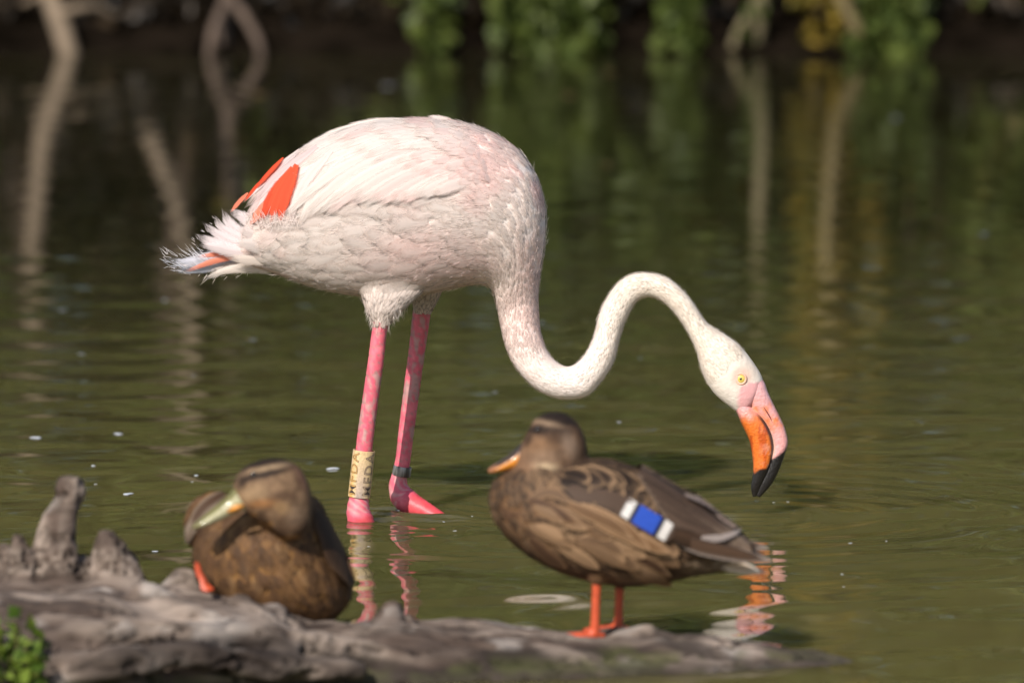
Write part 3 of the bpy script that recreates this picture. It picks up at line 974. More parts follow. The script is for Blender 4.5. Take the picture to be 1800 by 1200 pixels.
def blade(curve, W, lift=(0.004, 0.010), nu=14, nv=7, col=CREAM, tipcol=None, rng=rng, Y=YF, free=False, tip=0.5, fray=0.06, cup=0.12, ydir=None, edge=None):
    """one feather; curve = pixel polyline base->tip, W half width px"""
    c = crom(np.asarray(curve, float), nu)
    t = np.gradient(c, axis=0)
    t /= np.linalg.norm(t, axis=1, keepdims=True)
    s = np.stack([-t[:, 1], t[:, 0]], 1)
    u = np.linspace(0, 1, nu)
    wp = np.clip(np.minimum(1, (u + .10) / .38) ** .7 * np.clip((1.0 - u) / (1 - .62), 0, 1) ** tip, 0.03, 1) * W
    V = np.zeros((nu, nv, 3))
    for a in range(nu):
        for b_ in range(nv):
            v = b_ / (nv - 1) * 2 - 1
            sl = -0.10 * abs(v) ** 1.6 * W * 1.2                      # barbs sweep towards the tip
            fr_ = fray * rng.normal() * W * (abs(v) > .9) 
            q = c[a] + s[a] * v * wp[a] + t[a] * (sl + fr_ + (fray * 2 * rng.normal() * W if a == nu - 1 else 0))
            h = lift[0] + (lift[1] - lift[0]) * u[a]
            if free:
                yy_ = Y + (ydir or 0) * u[a]
                pt = P(q[0], q[1], yy_)
                pt = pt + np.array([0, -1, 0]) * (h - cup * abs(v) ** 2 * wp[a] * MM)
            else:
                pt, nrm = cast(q[0], q[1], Y)
                pt = pt + nrm * (h - cup * abs(v) ** 2 * wp[a] * MM)
            V[a, b_] = pt
    cc = np.tile(np.asarray(col, float), (nu * nv, 1)).reshape(nu, nv, 3)
    if tipcol is not None:
        cc = mix(cc, np.asarray(tipcol, float), np.broadcast_to(sstep(.35, .9, u)[:, None], (nu, nv)))
    vv = np.linspace(-1, 1, nv)
    if edge is not None:
        cc = mix(cc, np.asarray(edge, float), np.broadcast_to((np.abs(vv) ** 3)[None, :] * .8, (nu, nv)))
    cc = cc * rng.normal(1, .02)
    cc = cc * (1 - 0.10 * (np.abs(vv) < .12))[None, :, None]
    UV = np.stack(np.broadcast_arrays(vv[None, :], u[:, None]), -1).reshape(-1, 2)
    cc = np.concatenate([cc, np.full((nu, nv, 1), rng.uniform(0, 1))], -1)
    return V.reshape(-1, 3), grid_faces(nu, nv, wrap=False), cc.reshape(-1, 4), UV

GUIDES = [[(800, 213), (650, 219), (515, 279), (424, 368)], [(825, 228), (680, 240), (548, 298), (450, 388)], [(848, 248), (725, 262), (612, 312), (522, 392)],
          [(862, 270), (765, 287), (680, 325), (612, 366)], [(870, 292), (795, 307), (735, 333), (688, 358)], [(874, 312), (825, 321), (790, 331), (764, 343)]]
GD = np.stack([crom(g, 41) for g in GUIDES])           # (6,41,2)
def guide(uu, t):
    k = np.clip(uu * (len(GD) - 1), 0, len(GD) - 1.001)
    k0 = int(k); f = k - k0
    tt = np.clip(t, 0, 1) * 40
    t0 = np.minimum(np.floor(tt).astype(int), 39); ft = (tt - t0)[..., None]
    q = lambda a: GD[a, t0] * (1 - ft) + GD[a, t0 + 1] * ft
    return q(k0) * (1 - f) + q(k0 + 1) * f

flank_parts = []
wing_parts = []                                        # near wing
rows = [(.46, .55, 16, 13), (.33, .60, 16, 13), (.23, .52, 16, 12), (.14, .42, 16, 11), (.05, .36, 16, 10), (-.03, .30, 16, 10), (-.10, .26, 14, 10)]
for r_, (t0, ln, cnt, w) in enumerate(rows):
    for k in range(cnt):
        uu = (k + .5 + rng.uniform(-.3, .3)) / cnt
        a0 = max(0.0, t0 + rng.uniform(-.03, .03) + max(0, rng.uniform(-.05, .12)) * (t0 < .1))
        a1 = min(1.0, t0 + ln + rng.uniform(-.04, .03))
        cv = guide(uu, np.linspace(a0, a1, 6))
        cv = cv + np.outer(np.linspace(0, 1, 6) ** 2, rng.normal(0, 2.0, 2))
        pm = np.array([cast(cv[3][0], cv[3][1], YF)[0]])
        col = plum_col(pm)[0]
        if rng.uniform() < .22:
            col = mix(col, PINKW, np.array(.6))
        wing_parts.append(blade(cv, w * rng.uniform(.85, 1.15), (0.0030 - .0009 * r_, (0.0052 + .0003 * r_) + (.006 if a1 > .86 and uu > .3 else 0)), col=col, fray=.04, nu=14, nv=5, edge=col * .95))
CORAL = np.array((0.80, 0.105, 0.045))
SALMON = np.array((0.82, 0.27, 0.17))
red = [([(528, 296), (510, 340), (496, 394)], 12, CORAL), ([(520, 304), (496, 345), (482, 394)], 12, CORAL), ([(512, 312), (484, 350), (464, 394)], 10, CORAL * .92), ([(520, 300), (492, 340), (474, 386)], 7, CORAL * 1.06),
       ([(506, 286), (480, 314), (455, 344)], 4.5, CORAL), ([(472, 322), (456, 340), (440, 362)], 3.5, CORAL), ([(446, 345), (428, 364), (416, 380)], 4.5, SALMON), ([(480, 355), (462, 378), (448, 398)], 8, SALMON)]
for cv, w, col in red:
    wing_parts.append(blade(cv, w, (.0098, .0105), col=col, tip=.7, fray=.10, nu=12, nv=5))
# pale feathers lapping over the coral ones
for cv, w, col in [([(560, 262), (490, 318), (452, 365)], 9, (.80, .62, .60)), ([(530, 285), (476, 345), (450, 390)], 8, (.80, .66, .63)), ([(585, 268), (535, 330), (511, 398)], 11, (.80, .68, .64)), ([(605, 280), (560, 335), (530, 398)], 13, CREAM),
                   ([(500, 310), (462, 360), (440, 386)], 9, (.80, .62, .58)), ([(530, 268), (470, 325), (436, 362)], 7, (.80, .66, .64))]:
    wing_parts.append(blade(cv, w, (.0050, .0088), col=col, tip=.6, fray=.14, nu=12, nv=7))
# upturned flank plumes lapping over the wing edge
for k in range(30):
    tx = rng.uniform(0, 1)
    y0_ = rng.uniform(452, 500)
    bx0 = 640 + 125 * tx
    ex = 668 + (bx0 - 668) * .55 - 6
    flank_parts.append(blade([(bx0, y0_), (bx0 - 10 - 8 * tx, y0_ + 22), (ex - 8, y0_ + 46)], rng.uniform(9, 14), (.0008, .0030), col=np.array((.82, .72, .66)) * rng.uniform(.95, 1.03), tip=.6, fray=.12, nu=9, nv=7))
for cv, w in [([(640, 392), (590, 366), (548, 362), (522, 378)], 9), ([(660, 392), (610, 372), (570, 366), (532, 388)], 9), ([(735, 378), (712, 356), (684, 349), (658, 354)], 9), ([(750, 372), (728, 354), (700, 346), (676, 352)], 7),
              ([(700, 388), (650, 370), (612, 368), (585, 380)], 10), ([(600, 400), (560, 388), (530, 392), (508, 402)], 11), ([(560, 410), (520, 396), (486, 398), (462, 404)], 12), ([(790, 362), (760, 352), (735, 356), (712, 364)], 8)]:
    flank_parts.append(blade(cv, w * 1.5, (.0015, .0085), col=(.80, .70, .65), tip=.6, fray=.10, nu=12, nv=9))
wing = None
def arr_mesh(nm, a):
    return mesh_from(nm, *a)
V, F, C, U = wing_parts[0]
wing = add('wing', mesh_from('wing', V, F, C, U), M_FEATHER, flam)
for a in wing_parts[1:]:
    o = add('feather', arr_mesh('feather', a), M_FEATHER, wing)
for a in flank_parts:
    add('flank_feather', arr_mesh('flank_feather', a), M_DOWN, flam)
# the other wing is the mirror image of this one, its feathers joined
V, F, C, U = cat_arrays(wing_parts)
V = V.copy(); V[:, 1] = 2 * YF - V[:, 1]
add('wing', mesh_from('wing', V, F, C, U), M_FEATHER, flam)

# white wisps lying over the foot of the coral feathers
wr, wd = [], []
for k in range(150):
    wx, wy = rng.uniform(445, 530), rng.uniform(380, 402)
    pt, nn_ = cast(wx, wy, YF)
    wr.append(pt + nn_ * .0105); wd.append(np.array([rng.normal(-.2, .5), 0, rng.normal(.5, .5)]) + nn_ * .1)
V, F, C, U = barbs(np.array(wr), np.array(wd), rng.uniform(.006, .014, 150), .00035, np.tile((.84, .74, .70), (150, 1)))
tag(add('wisps', mesh_from('wisps', V, F, C, U), M_STRAND, wing), kind='stuff')
# ---- tail
tail_parts = []
PW = (.80, .70, .70)
for cv, w, yb, yd, col, tp in [
    ([(470, 440), (430, 440), (380, 452), (318, 462), (290, 456)], 15, .010, .02, (.66, .62, .66), (.62, .62, .70)),
    ([(470, 448), (420, 452), (360, 470), (300, 476)], 13, .02, .02, (.62, .60, .66), (.50, .54, .64)),
    ([(460, 445), (415, 450), (380, 458), (322, 479)], 7, -.006, -.01, SALMON, SALMON),
    ([(450, 440), (400, 444), (345, 452)], 7, .0, .0, SALMON, SALMON),
    ([(470, 430), (430, 415), (400, 388), (392, 368)], 15, .0, .01, PW, None), ([(480, 425), (450, 400), (420, 378), (402, 370)], 15, -.01, 0, PW, None),
    ([(465, 432), (425, 420), (385, 395), (376, 378)], 12, -.004, .0, PW, None), ([(465, 436), (415, 428), (372, 404), (357, 390)], 12, -.008, -.005, PW, None),
    ([(455, 440), (415, 440), (375, 428), (343, 412)], 16, -.012, -.010, PW, None), ([(450, 442), (410, 442), (375, 434), (348, 430)], 13, -.016, -.012, PW, None),
    ([(500, 425), (465, 400), (440, 382), (425, 372)], 16, -.012, -.004, (.80, .69, .67), None), ([(500, 440), (470, 425), (440, 410), (415, 400)], 16, -.022, -.02, (.80, .70, .67), None),
    ([(505, 450), (470, 440), (440, 430), (408, 425)], 16, -.026, -.022, (.79, .70, .66), None), ([(510, 462), (470, 458), (430, 456), (395, 452)], 13, -.020, -.014, (.74, .64, .57), None),
    ([(510, 470), (460, 468), (400, 474), (352, 494)], 9, -.004, .0, (.74, .66, .60), None), ([(515, 474), (470, 472), (420, 472), (375, 482)], 11, -.010, -.004, (.72, .63, .56), None),
    ([(480, 465), (440, 466), (400, 470), (362, 480)], 10, .012, .01, (.66, .58, .52), None)]:
    tail_parts.append(blade(cv, w, (0, .001), col=col, tipcol=tp, free=True, Y=YF + yb, ydir=yd, tip=.55, fray=.14, nu=14, nv=9, cup=.35))
V, F, C, U = tail_parts[0]
tail = add('tail', mesh_from('tail', V, F, C, U), M_FEATHER, flam)
for a in tail_parts[1:]:
    add('feather', arr_mesh('feather', a), M_FEATHER, tail)
# frayed barbs at the tail's tip and edges
rts, drs, lns, cls = [], [], [], []
for (x0, y0, x1, y1, dx, dy, cnt, ln, col) in [(370, 452, 292, 448, -.8, .55, 34, .018, (.74, .72, .76)), (330, 470, 290, 462, -1, .1, 26, .010, (.62, .64, .72)), (440, 478, 352, 486, -.7, -.6, 20, .012, (.76, .68, .62)),
                                              (400, 372, 345, 425, -.8, .6, 14, .008, (.8, .72, .72)), (560, 496, 460, 472, -.9, -.3, 30, .012, (.76, .68, .62)), (360, 470, 310, 474, -.8, .4, 18, .014, (.78, .72, .72))]:
    tt = RNG.uniform(0, 1, cnt)
    q = P(x0 + (x1 - x0) * tt + RNG.normal(0, 5, cnt), y0 + (y1 - y0) * tt + RNG.normal(0, 4, cnt), YF + RNG.uniform(-.012, .012, cnt))
    rts.append(q); drs.append(np.tile([dx, 0, dy], (cnt, 1)) + RNG.normal(0, .22, (cnt, 3)))
    lns.append(ln * RNG.uniform(.5, 1.2, cnt)); cls.append(np.tile(col, (cnt, 1)))
V, F, C, U = barbs(np.concatenate(rts), np.concatenate(drs), np.concatenate(lns), .0003, np.concatenate(cls))
tag(add('barbs', mesh_from('barbs', V, F, C, U), M_STRAND, tail), kind='stuff')

# ---- legs
LEGPINK = np.array((0.66, 0.105, 0.155))
def leg(path, hw, Y, joint_y, seed):
    """path rows (x, y px, extra depth m); hw half width px"""
    rows_ = np.asarray([(a, b_, c_, w) for (a, b_, c_), w in zip(path, hw)], float)
    M = 240
    d = crom(rows_, M)
    c = P(d[:, 0], d[:, 1], Y + d[:, 2])
    N = 28
    g = tube(c, d[:, 3] * MM, N)
    cen = c[:, None]
    rad = g - cen
    yy_ = d[:, 1][:, None] + 0 * rad[..., 0]
    th = np.arange(N)[None, :] / N * 2 * np.pi
    # plates on the shank, tight creases round the joint
    per = np.where(yy_ < joint_y, 17.0, 4.2)
    saw = ((yy_ + 5 * np.sin(th * 1 + 1.2)) / per + .15 * np.sin(yy_ * .11)) % 1.0
    groove = np.exp(-((saw - .5) / np.where(yy_ < joint_y, .06, .22)) ** 2)
    rad = rad * (1 - np.where(yy_ < joint_y, .040, .050) * groove)[..., None]
    seam = np.exp(-(((th - 3.6 + np.pi) % (2 * np.pi) - np.pi) / .10) ** 2) * (yy_ < joint_y)
    rad = rad * (1 - .05 * seam)[..., None]
    V, F = grid_mesh_arrays(cen + rad)
    n1 = fbm(V * np.array([110, 110, 55]), 4, seed)
    C = np.tile(LEGPINK, (len(V), 1))
    gr = np.concatenate([groove.ravel(), [0, 0]])
    yv = np.concatenate([yy_.ravel(), [0, 0]])
    C = mix(C, (.42, .30, .27), .75 * sstep(.52, .66, n1) * (yv < joint_y + 12))
    C = mix(C, (.80, .22, .26), .6 * sstep(.50, .35, n1))
    C = mix(C, (.34, .20, .18), .8 * gr * (yv < joint_y))
    C = mix(C, (.62, .34, .33), .75 * gr * (yv >= joint_y) * (yv < joint_y + 40))
    wet = sstep(joint_y + 42, joint_y + 55, yv)
    C = mix(C, (.60, .045, .050), .75 * wet)
    return V, F, C

pn = [(674, 540, 0), (668, 575, 0), (660, 640, 0), (650, 710, 0), (642, 770, 0), (635, 840, 0), (632, 868, 0), (630, 884, 0), (630, 900, 0), (634, 915, 0), (640, 930, 0), (652, 990, .01), (664, 1100, .02), (672, 1300, .03)]
hn = [13, 13.2, 14, 14.2, 14.6, 15, 16, 19, 21.5, 23.5, 22, 14, 11, 14]
V, F, C = leg(pn, hn, YF - .055, 860, 3)
leg1 = add('leg', mesh_from('leg', V, F, C), M_LEG, flam)
pf = [(746, 520, 0), (742, 545, 0), (735, 600, 0), (723, 690, 0), (714, 760, 0), (707, 815, 0), (702, 838, 0), (700, 854, 0), (707, 872, -.004), (724, 886, -.012), (742, 895, -.02), (775, 915, -.035), (830, 950, -.05), (900, 1010, -.06), (960, 1290, -.08)]
hf = [15, 16, 15, 14.4, 14, 13.6, 14.5, 17.5, 22, 21, 18, 15, 12, 11, 14]
V, F, C = leg(pf, hf, YF + .065, 836, 9)
leg2 = add('leg', mesh_from('leg', V, F, C), M_LEG, flam)

# rings on the legs: a tall cream band with raised letters and a plain metal band
def ring(xa, ya, xb, yb, hw, thick, Y, N=56):
    A, B = P(xa, ya, Y), P(xb, yb, Y)
    ax = (A - B)
    H = np.linalg.norm(ax); ax /= H
    e1 = np.cross(ax, [0, 1.0, 0]); e1 /= np.linalg.norm(e1)      # towards the left or right of the view
    if e1[0] < 0: e1 = -e1
    e2 = np.cross(e1, ax)
    if e2[1] > 0: e2 = -e2                                       # towards the viewer
    th = np.arange(N) / N * 2 * np.pi
    r = hw * MM
    prof = [(r - thick, 0), (r - thick * .15, 0), (r, thick * .3), (r, H - thick * .3), (r - thick * .15, H), (r - thick, H)]
    g = np.array([[B + ax * z + rr * (math.cos(t) * e1 + math.sin(t) * e2) for t in th] for rr, z in prof] )
    V = g.reshape(-1, 3)
    F = grid_faces(len(prof), N).tolist()
    F += [[(len(prof) - 1) * N + (j + 1) % N, (len(prof) - 1) * N + j, j, (j + 1) % N][::-1] for j in range(N)]
    return V, F, (A, B, ax, H, e1, e2, r)
V, F, fr_ = ring(640, 791, 631, 873, 19.5, .0014, YF - .055)
n1 = fbm(V * 140, 4, 5); n2 = fbm(V * 60, 3, 8)
C = mix(np.tile((.62, .44, .23), (len(V), 1)), (.40, .31, .26), sstep(.42, .62, n2))
C = mix(C, (.68, .34, .06), .7 * sstep(.56, .68, n1))
M_BAND = vcol_mat('band_plastic', rough=.55, spec=.35, var=.18, vscale=420)
band = add('leg_band', mesh_from('leg_band', V, F, C, smooth=False), M_BAND, leg1)
A, B, ax, H, e1, e2, r = fr_
def band_text(body, ang0, size, dr, col, off, nm):
    cu = bpy.data.curves.new('t', 'FONT')
    cu.body = body
    cu.size = size
    cu.align_x = 'CENTER'
    cu.align_y = 'CENTER'
    cu.space_character = 1.22
    cu.offset = off
    cu.resolution_u = 3
    ob = bpy.data.objects.new('t', cu)
    COL.objects.link(ob)
    m2 = bpy.data.meshes.new_from_object(ob.evaluated_get(bpy.context.evaluated_depsgraph_get()))
    v = np.array([tuple(q.co) for q in m2.vertices])
    bm_ = bmesh.new(); bm_.from_mesh(m2)
    bmesh.ops.triangulate(bm_, faces=bm_.faces[:])
    bmesh.ops.subdivide_edges(bm_, edges=bm_.edges[:], cuts=3, use_grid_fill=True)
    bm_.verts.index_update()
    v = np.array([tuple(q.co) for q in bm_.verts])
    fs = [tuple(q.index for q in f_.verts) for f_ in bm_.faces]
    bm_.free()
    bpy.data.objects.remove(ob); bpy.data.curves.remove(cu); bpy.data.meshes.remove(m2)
    z = H * .5 + v[:, 0] * 1.0
    th = ang0 + v[:, 1] / r                                      # letter tops point to the left of the view
    pv = B + ax * z[:, None] + (r + dr) * (np.cos(th)[:, None] * e1 + np.sin(th)[:, None] * e2)
    me_ = mesh_from(nm, pv, fs, np.tile(col, (len(pv), 1)), smooth=False)
    add('lettering', me_, M_BAND, band)
for k in range(3):
    band_text('MFDA', math.pi / 2 + .78 - k * 1.55, .0205, .00022, (.050, .036, .030), .00022, 'lettering')
    band_text('MFDA', math.pi / 2 + .78 - k * 1.55, .0205, .00040, (.60, .34, .10) if k == 0 else (.42, .30, .20), -.00045, 'lettering')
V, F, _q = ring(708, 819, 705, 836, 16.5, .0010, YF + .065)
n1 = fbm(V * np.array([160, 160, 60]), 3, 15)
C = mix(np.tile((.34, .32, .30), (len(V), 1)), (.10, .09, .08), sstep(.5, .65, n1))
mm, nt, b, out = new_mat('band_metal')
at = N_(nt, 'ShaderNodeAttribute', attribute_name='Col')
nt.links.new(at.outputs['Color'], b.inputs['Base Color'])
b.inputs['Metallic'].default_value = .6
b.inputs['Roughness'].default_value = .45
add('leg_band', mesh_from('leg_band', V, F, C), mm, leg2)

# ---- bill
UP = [(1336, 660, 1296, 684, 23), (1344, 672, 1303, 692, 23.5), (1350, 688, 1312, 705, 22.5), (1359, 708, 1324, 724, 20), (1371, 732, 1342, 745, 18), (1381, 756, 1353, 766, 16), (1385, 777, 1357, 783, 14.5), (1380, 797, 1355, 801, 13), (1372, 820, 1347, 823, 11), (1356, 851, 1335, 849, 8), (1336, 874, 1328, 869, 4)]
LO = [(1306, 680, 1288, 712, 18), (1312, 698, 1296, 727, 22), (1322, 712, 1303, 744, 24.5), (1335, 722, 1311, 760, 25), (1350, 741, 1318, 777, 23.5), (1359, 762, 1321, 792, 21.5), (1362, 780, 1323, 806, 19.5), (1359, 803, 1324, 823, 17), (1351, 828, 1322, 841, 13.5), (1339, 853, 1320, 858, 9), (1331, 871, 1323, 873, 4)]
def bill_part(prs, n, upper):
    g = loft_grid(prs, YF, 110, 44, n=n)
    V, F = grid_mesh_arrays(g)
    x, y = pix(V)
    nz_ = fbm(V * 130, 3, 19)
    PK = np.array((.78, .40, .40)); OR = np.array((.74, .17, .025)); BLK = np.array((.012, .010, .010)); LT = np.array((.80, .34, .22))
    C = np.tile(PK, (len(V), 1))
    th = np.tile(np.arange(44) / 44 * 2 * np.pi, 110)
    th = np.concatenate([th, [0, 0]])
    if upper:
        C = mix(C, (.80, .22, .08), sstep(696, 716, y) * sstep(788, 745, y) * np.clip(0.35 + 2.2 * (nz_ - .42), 0, 1))
        C = mix(C, (.78, .36, .34), sstep(740, 770, y) * .8)
        edge = sstep(2.0, 2.6, np.minimum(th, 2 * np.pi - th))
        C = mix(C, (.74, .50, .34), edge * sstep(705, 720, y) * .8)
        blk = sstep(-4, 4, y - (800 - 0.75 * (x - 1366)) + 10 * (nz_ - .5))
        C = mix(C, BLK, blk)
    else:
        orange = sstep(704, 745, y + 26 * (nz_ - .5) + (x - 1330) * .2)
        C = mix(C, OR, orange)
        st_ = fbm(np.stack([x / 5.0, y / 26.0, 0 * x], -1), 3, 44)
        C = mix(C, (.52, .075, .010), .8 * orange * sstep(.50, .66, st_))
        C = mix(C, LT, .55 * orange * sstep(.48, .60, nz_) * sstep(1330, 1350, x))
        gape_shade = sstep(1.05, .80, np.minimum(th, 2 * np.pi - th)) * sstep(722, 738, y)  # shade of the gap between the mandibles, painted as a black strip
        C = mix(C, BLK, gape_shade)
        blk = sstep(-4, 4, y - (827 - .22 * (x - 1324)) + 14 * (nz_ - .5))
        C = mix(C, BLK, blk)
    return mesh_from('bill', V, F, C)
add('upper_bill', bill_part(UP, 2.3, True), M_BILL, flam)
add('lower_bill', bill_part(LO, 2.2, False), M_BILL, flam)
# nostril slit on the upper bill
for sgn in (-1, 1):
    gb = loft_grid(UP, YF, 110, 44, n=2.3)
    bt = BVHTree.FromPolygons([Vector(v) for v in gb.reshape(-1, 3)], grid_faces(110, 44).tolist())
    pts_ = []
    for (nx, ny) in [(1341, 712), (1347, 721), (1353, 731), (1357, 740)]:
        q = P(nx, ny, YF)
        h = bt.ray_cast(Vector((q[0], YF + sgn * .3, q[2])), Vector((0, -sgn, 0)))
        pts_.append(np.array(h[0]) if h[0] is not None else q)
    V, F = grid_mesh_arrays(tube(crom(np.array(pts_)[:, [0, 2, 1]], 14)[:, [0, 2, 1]], np.sin(np.linspace(.15, 3.0, 14)) * 1.3 * MM, 8))
    add('nostril', mesh_from('nostril', V, F, np.tile((.20, .05, .04), (len(V), 1))), M_BILL, flam)
# ---- eyes
for sgn in (-1, 1):
    h = BVH.ray_cast(Vector((float(P(1301, 662, YF)[0]), YF + sgn * .5, float(P(1301, 662, YF)[2]))), Vector((0, -sgn, 0)))
    c = np.array(h[0]); c[1] -= sgn * .0016
    def ball(c, r, flat, col, nu=14, nv=20):
        ph = np.linspace(.02, np.pi - .02, nu)
        th = np.arange(nv) / nv * 2 * np.pi
        g = np.stack(np.broadcast_arrays(np.sin(ph)[:, None] * np.cos(th), np.cos(ph)[:, None] * flat, np.sin(ph)[:, None] * np.sin(th)), -1) * r + c
        V, F = grid_mesh_arrays(g)
        return mesh_from('ball', V, F, np.tile(col, (len(V), 1)))
    e = add('eye', ball(c, 8.2 * MM, .45, (.66, .52, .12)), M_EYE, flam)
    add('pupil', ball(c + np.array([0, sgn * .0027, 0]), 2.2 * MM, .5, (.01, .01, .01)), M_EYE, e)
    # bare pink eye ring
    th = np.linspace(0, 2 * np.pi, 33)[:-1]
    g = np.array([[c + np.array([(9.2 + 2.0 * math.cos(q)) * MM * math.cos(t), sgn * (.0012 + 1.5 * MM * math.sin(q)), (9.2 + 2.0 * math.cos(q)) * MM * math.sin(t)]) for q in np.arange(8) / 8 * 2 * np.pi] for t in th])
    V = g.reshape(-1, 3)
    F = [[a * 8 + q, a * 8 + (q + 1) % 8, ((a + 1) % 32) * 8 + (q + 1) % 8, ((a + 1) % 32) * 8 + q] for a in range(32) for q in range(8)]
    add('eye_ring', mesh_from('eye_ring', V, F, np.tile((.76, .42, .30), (len(V), 1))), M_LEG, e)

# ------------------------------------------------------------------ driftwood log
YL = 8.70
def wood_part(path, hw, Y, N=22, yo=None):
    d = crom(np.asarray([(a, b_, w) for (a, b_), w in zip(path, hw)], float), 30)
    c = P(d[:, 0], d[:, 1], np.full(30, Y) if yo is None else Y + np.interp(np.linspace(0, 1, 30), np.linspace(0, 1, len(yo)), yo))
    return grid_mesh_arrays(tube(c, d[:, 2] * YL / F_PX, N))
secs = [(-260, 1012, .30, -.10), (-120, 1005, .30, -.10), (0, 1012, .28, -.10), (90, 1015, .26, -.09), (180, 1012, .24, -.08), (260, 1030, .22, -.07), (340, 1040, .20, -.06), (420, 1042, .19, -.06), (480, 1056, .18, -.05), (540, 1092, .17, -.05),
        (600, 1090, .165, -.045), (690, 1078, .16, -.04), (760, 1088, .155, -.04), (850, 1092, .15, -.035), (950, 1102, .145, -.03), (1050, 1110, .14, -.025), (1130, 1108, .13, -.02), (1200, 1114, .12, -.02), (1300, 1131, .11, -.015), (1400, 1146, .095, -.01), (1480, 1161, .07, -.01), (1540, 1178, .03, 0)]
a = crom(np.asarray([(x_, y_, w_, c_) for x_, y_, w_, c_ in secs], float), 120)
Nn = 40
th = np.arange(Nn) / Nn * 2 * np.pi
rings_ = []
for x_, y_, w_, c_ in a:
    top = P(x_, y_, YL)
    zb = -0.16
    zc, rz = (top[2] + zb) / 2, (top[2] - zb) / 2
    ct, st = np.cos(th), np.sin(th)
    e = .75
    rings_.append(np.stack([np.full(Nn, top[0]), YL + c_ + w_ * np.sign(st) * np.abs(st) ** e, zc + rz * np.sign(ct) * np.abs(ct) ** e], -1))
trunk = grid_mesh_arrays(np.array(rings_)[:, ::-1])
wood = [trunk,
        wood_part([(100, 1060), (98, 980), (102, 925), (114, 880), (122, 850), (124, 832)], [62, 40, 31, 27, 30, 24], YL + .0),
        wood_part([(60, 1080), (40, 1010), (32, 960), (30, 936)], [45, 24, 14, 6], YL - .02),
        wood_part([(20, 1090), (12, 1010), (8, 955)], [40, 20, 10], YL + .02),
        wood_part([(205, 1060), (198, 990), (190, 950), (188, 930)], [62, 38, 25, 15], YL - .02),
        wood_part([(150, 1060), (148, 1000), (142, 975)], [60, 36, 18], YL + .03),
        wood_part([(318, 1075), (322, 1025), (326, 1000)], [56, 32, 16], YL + .08),
        wood_part([(690, 1120), (690, 1080), (692, 1052)], [80, 42, 18], YL - .03),
        wood_part([(430, 1090), (420, 1055), (415, 1042)], [60, 26, 12], YL - .09),
        wood_part([(480, 1100), (490, 1070), (500, 1058)], [60, 30, 14], YL - .07),
        wood_part([(1120, 1140), (1140, 1112), (1148, 1099)], [60, 26, 9], YL - .0),
        wood_part([(-60, 1150), (60, 1130), (240, 1110), (420, 1120), (600, 1140), (760, 1150)], [20, 26, 30, 26, 22, 12], YL - .27, yo=[0, 0, .02, .05, .09, .12]),
        wood_part([(60, 1200), (200, 1165), (330, 1150), (470, 1165), (640, 1180)], [20, 26, 26, 26, 16], YL - .31, yo=[0, 0, .03, .06, .10]),
        wood_part([(240, 1040), (330, 1080), (430, 1120), (520, 1160)], [26, 24, 22, 18], YL - .17, yo=[.06, 0, -.03, -.06])]
V, F = fuse(wood, .0062, 4)
nrm = vnormals(V, F)
grain = V * np.array([7.0, 26, 34])
# grain follows the stubs upward where they stand
xv, yv = pix(V)
up_ = sstep(1010, 960, yv) * (xv < 300)
grain = mix(grain, V * np.array([55, 40, 9.0]), up_)
r1 = fbm(grain, 4, 71)
r2 = np.abs(fbm(grain * 1.9, 3, 72) - .5) * 2
r3 = fbm(V * 16, 3, 73)
crack = sstep(.10, .0, r2)
V = V + nrm * (0.022 * (r3 - .5) + 0.012 * (r1 - .5) - 0.009 * crack)[:, None]
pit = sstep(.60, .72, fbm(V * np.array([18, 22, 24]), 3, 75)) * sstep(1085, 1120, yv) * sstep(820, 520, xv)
V = V - nrm * (0.014 * pit)[:, None]
C = mix(np.tile((.085, .060, .047), (len(V), 1)), (.265, .210, .172), sstep(.30, .68, r1))
C = mix(C, (.020, .014, .011), .8 * crack)
C = mix(C, (.050, .034, .026), .75 * sstep(.5, .62, fbm(V * np.array([9, 14, 20]), 3, 78)))
C = mix(C, (.30, .26, .23), .8 * sstep(.62, .74, fbm(V * np.array([14, 20, 26]), 3, 79)))
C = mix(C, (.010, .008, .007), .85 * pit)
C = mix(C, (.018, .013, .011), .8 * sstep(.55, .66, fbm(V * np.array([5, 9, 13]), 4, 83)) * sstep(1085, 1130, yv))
moss = sstep(.030, .006, V[:, 2] + .03 * (r3 - .5)) * sstep(.4, .55, fbm(V * 30, 3, 80))
C = mix(C, (.055, .060, .018), .8 * moss)
C = mix(C, (.045, .035, .028), .7 * sstep(.018, .004, V[:, 2]))
M_WOOD = vcol_mat('weathered_wood', rough=.85, spec=.2, var=.28, vscale=40, bump=.004, bscale=60, stretch=(.35, 1.4, 1.6))
log = thing('driftwood_log', 'weathered grey brown driftwood log with broken root stubs lying in the water', 'log', (0, YL, 0))
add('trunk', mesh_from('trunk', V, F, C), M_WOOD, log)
WOOD_BVH = BVHTree.FromPolygons([Vector(v) for v in V], F)

# ------------------------------------------------------------------ ducks
def blobs(C, x, y, lst):
    for cx, cy, rx, ry, ang, col, k in lst:
        ca, sa = math.cos(R(ang)), math.sin(R(ang))
        dx, dy = x - cx, y - cy
        a_, b_ = (dx * ca + dy * sa) / rx, (-dx * sa + dy * ca) / ry
        C = mix(C, col, np.clip(k * np.exp(-(a_ * a_ + b_ * b_) ** 1.5), 0, 1))
    return C
BUFF = np.array((.33, .205, .115)); BRN = np.array((.075, .040, .022)); DRK = np.array((.018, .011, .008)); TAN = np.array((.150, .080, .038)); GREYB = np.array((.072, .045, .031))

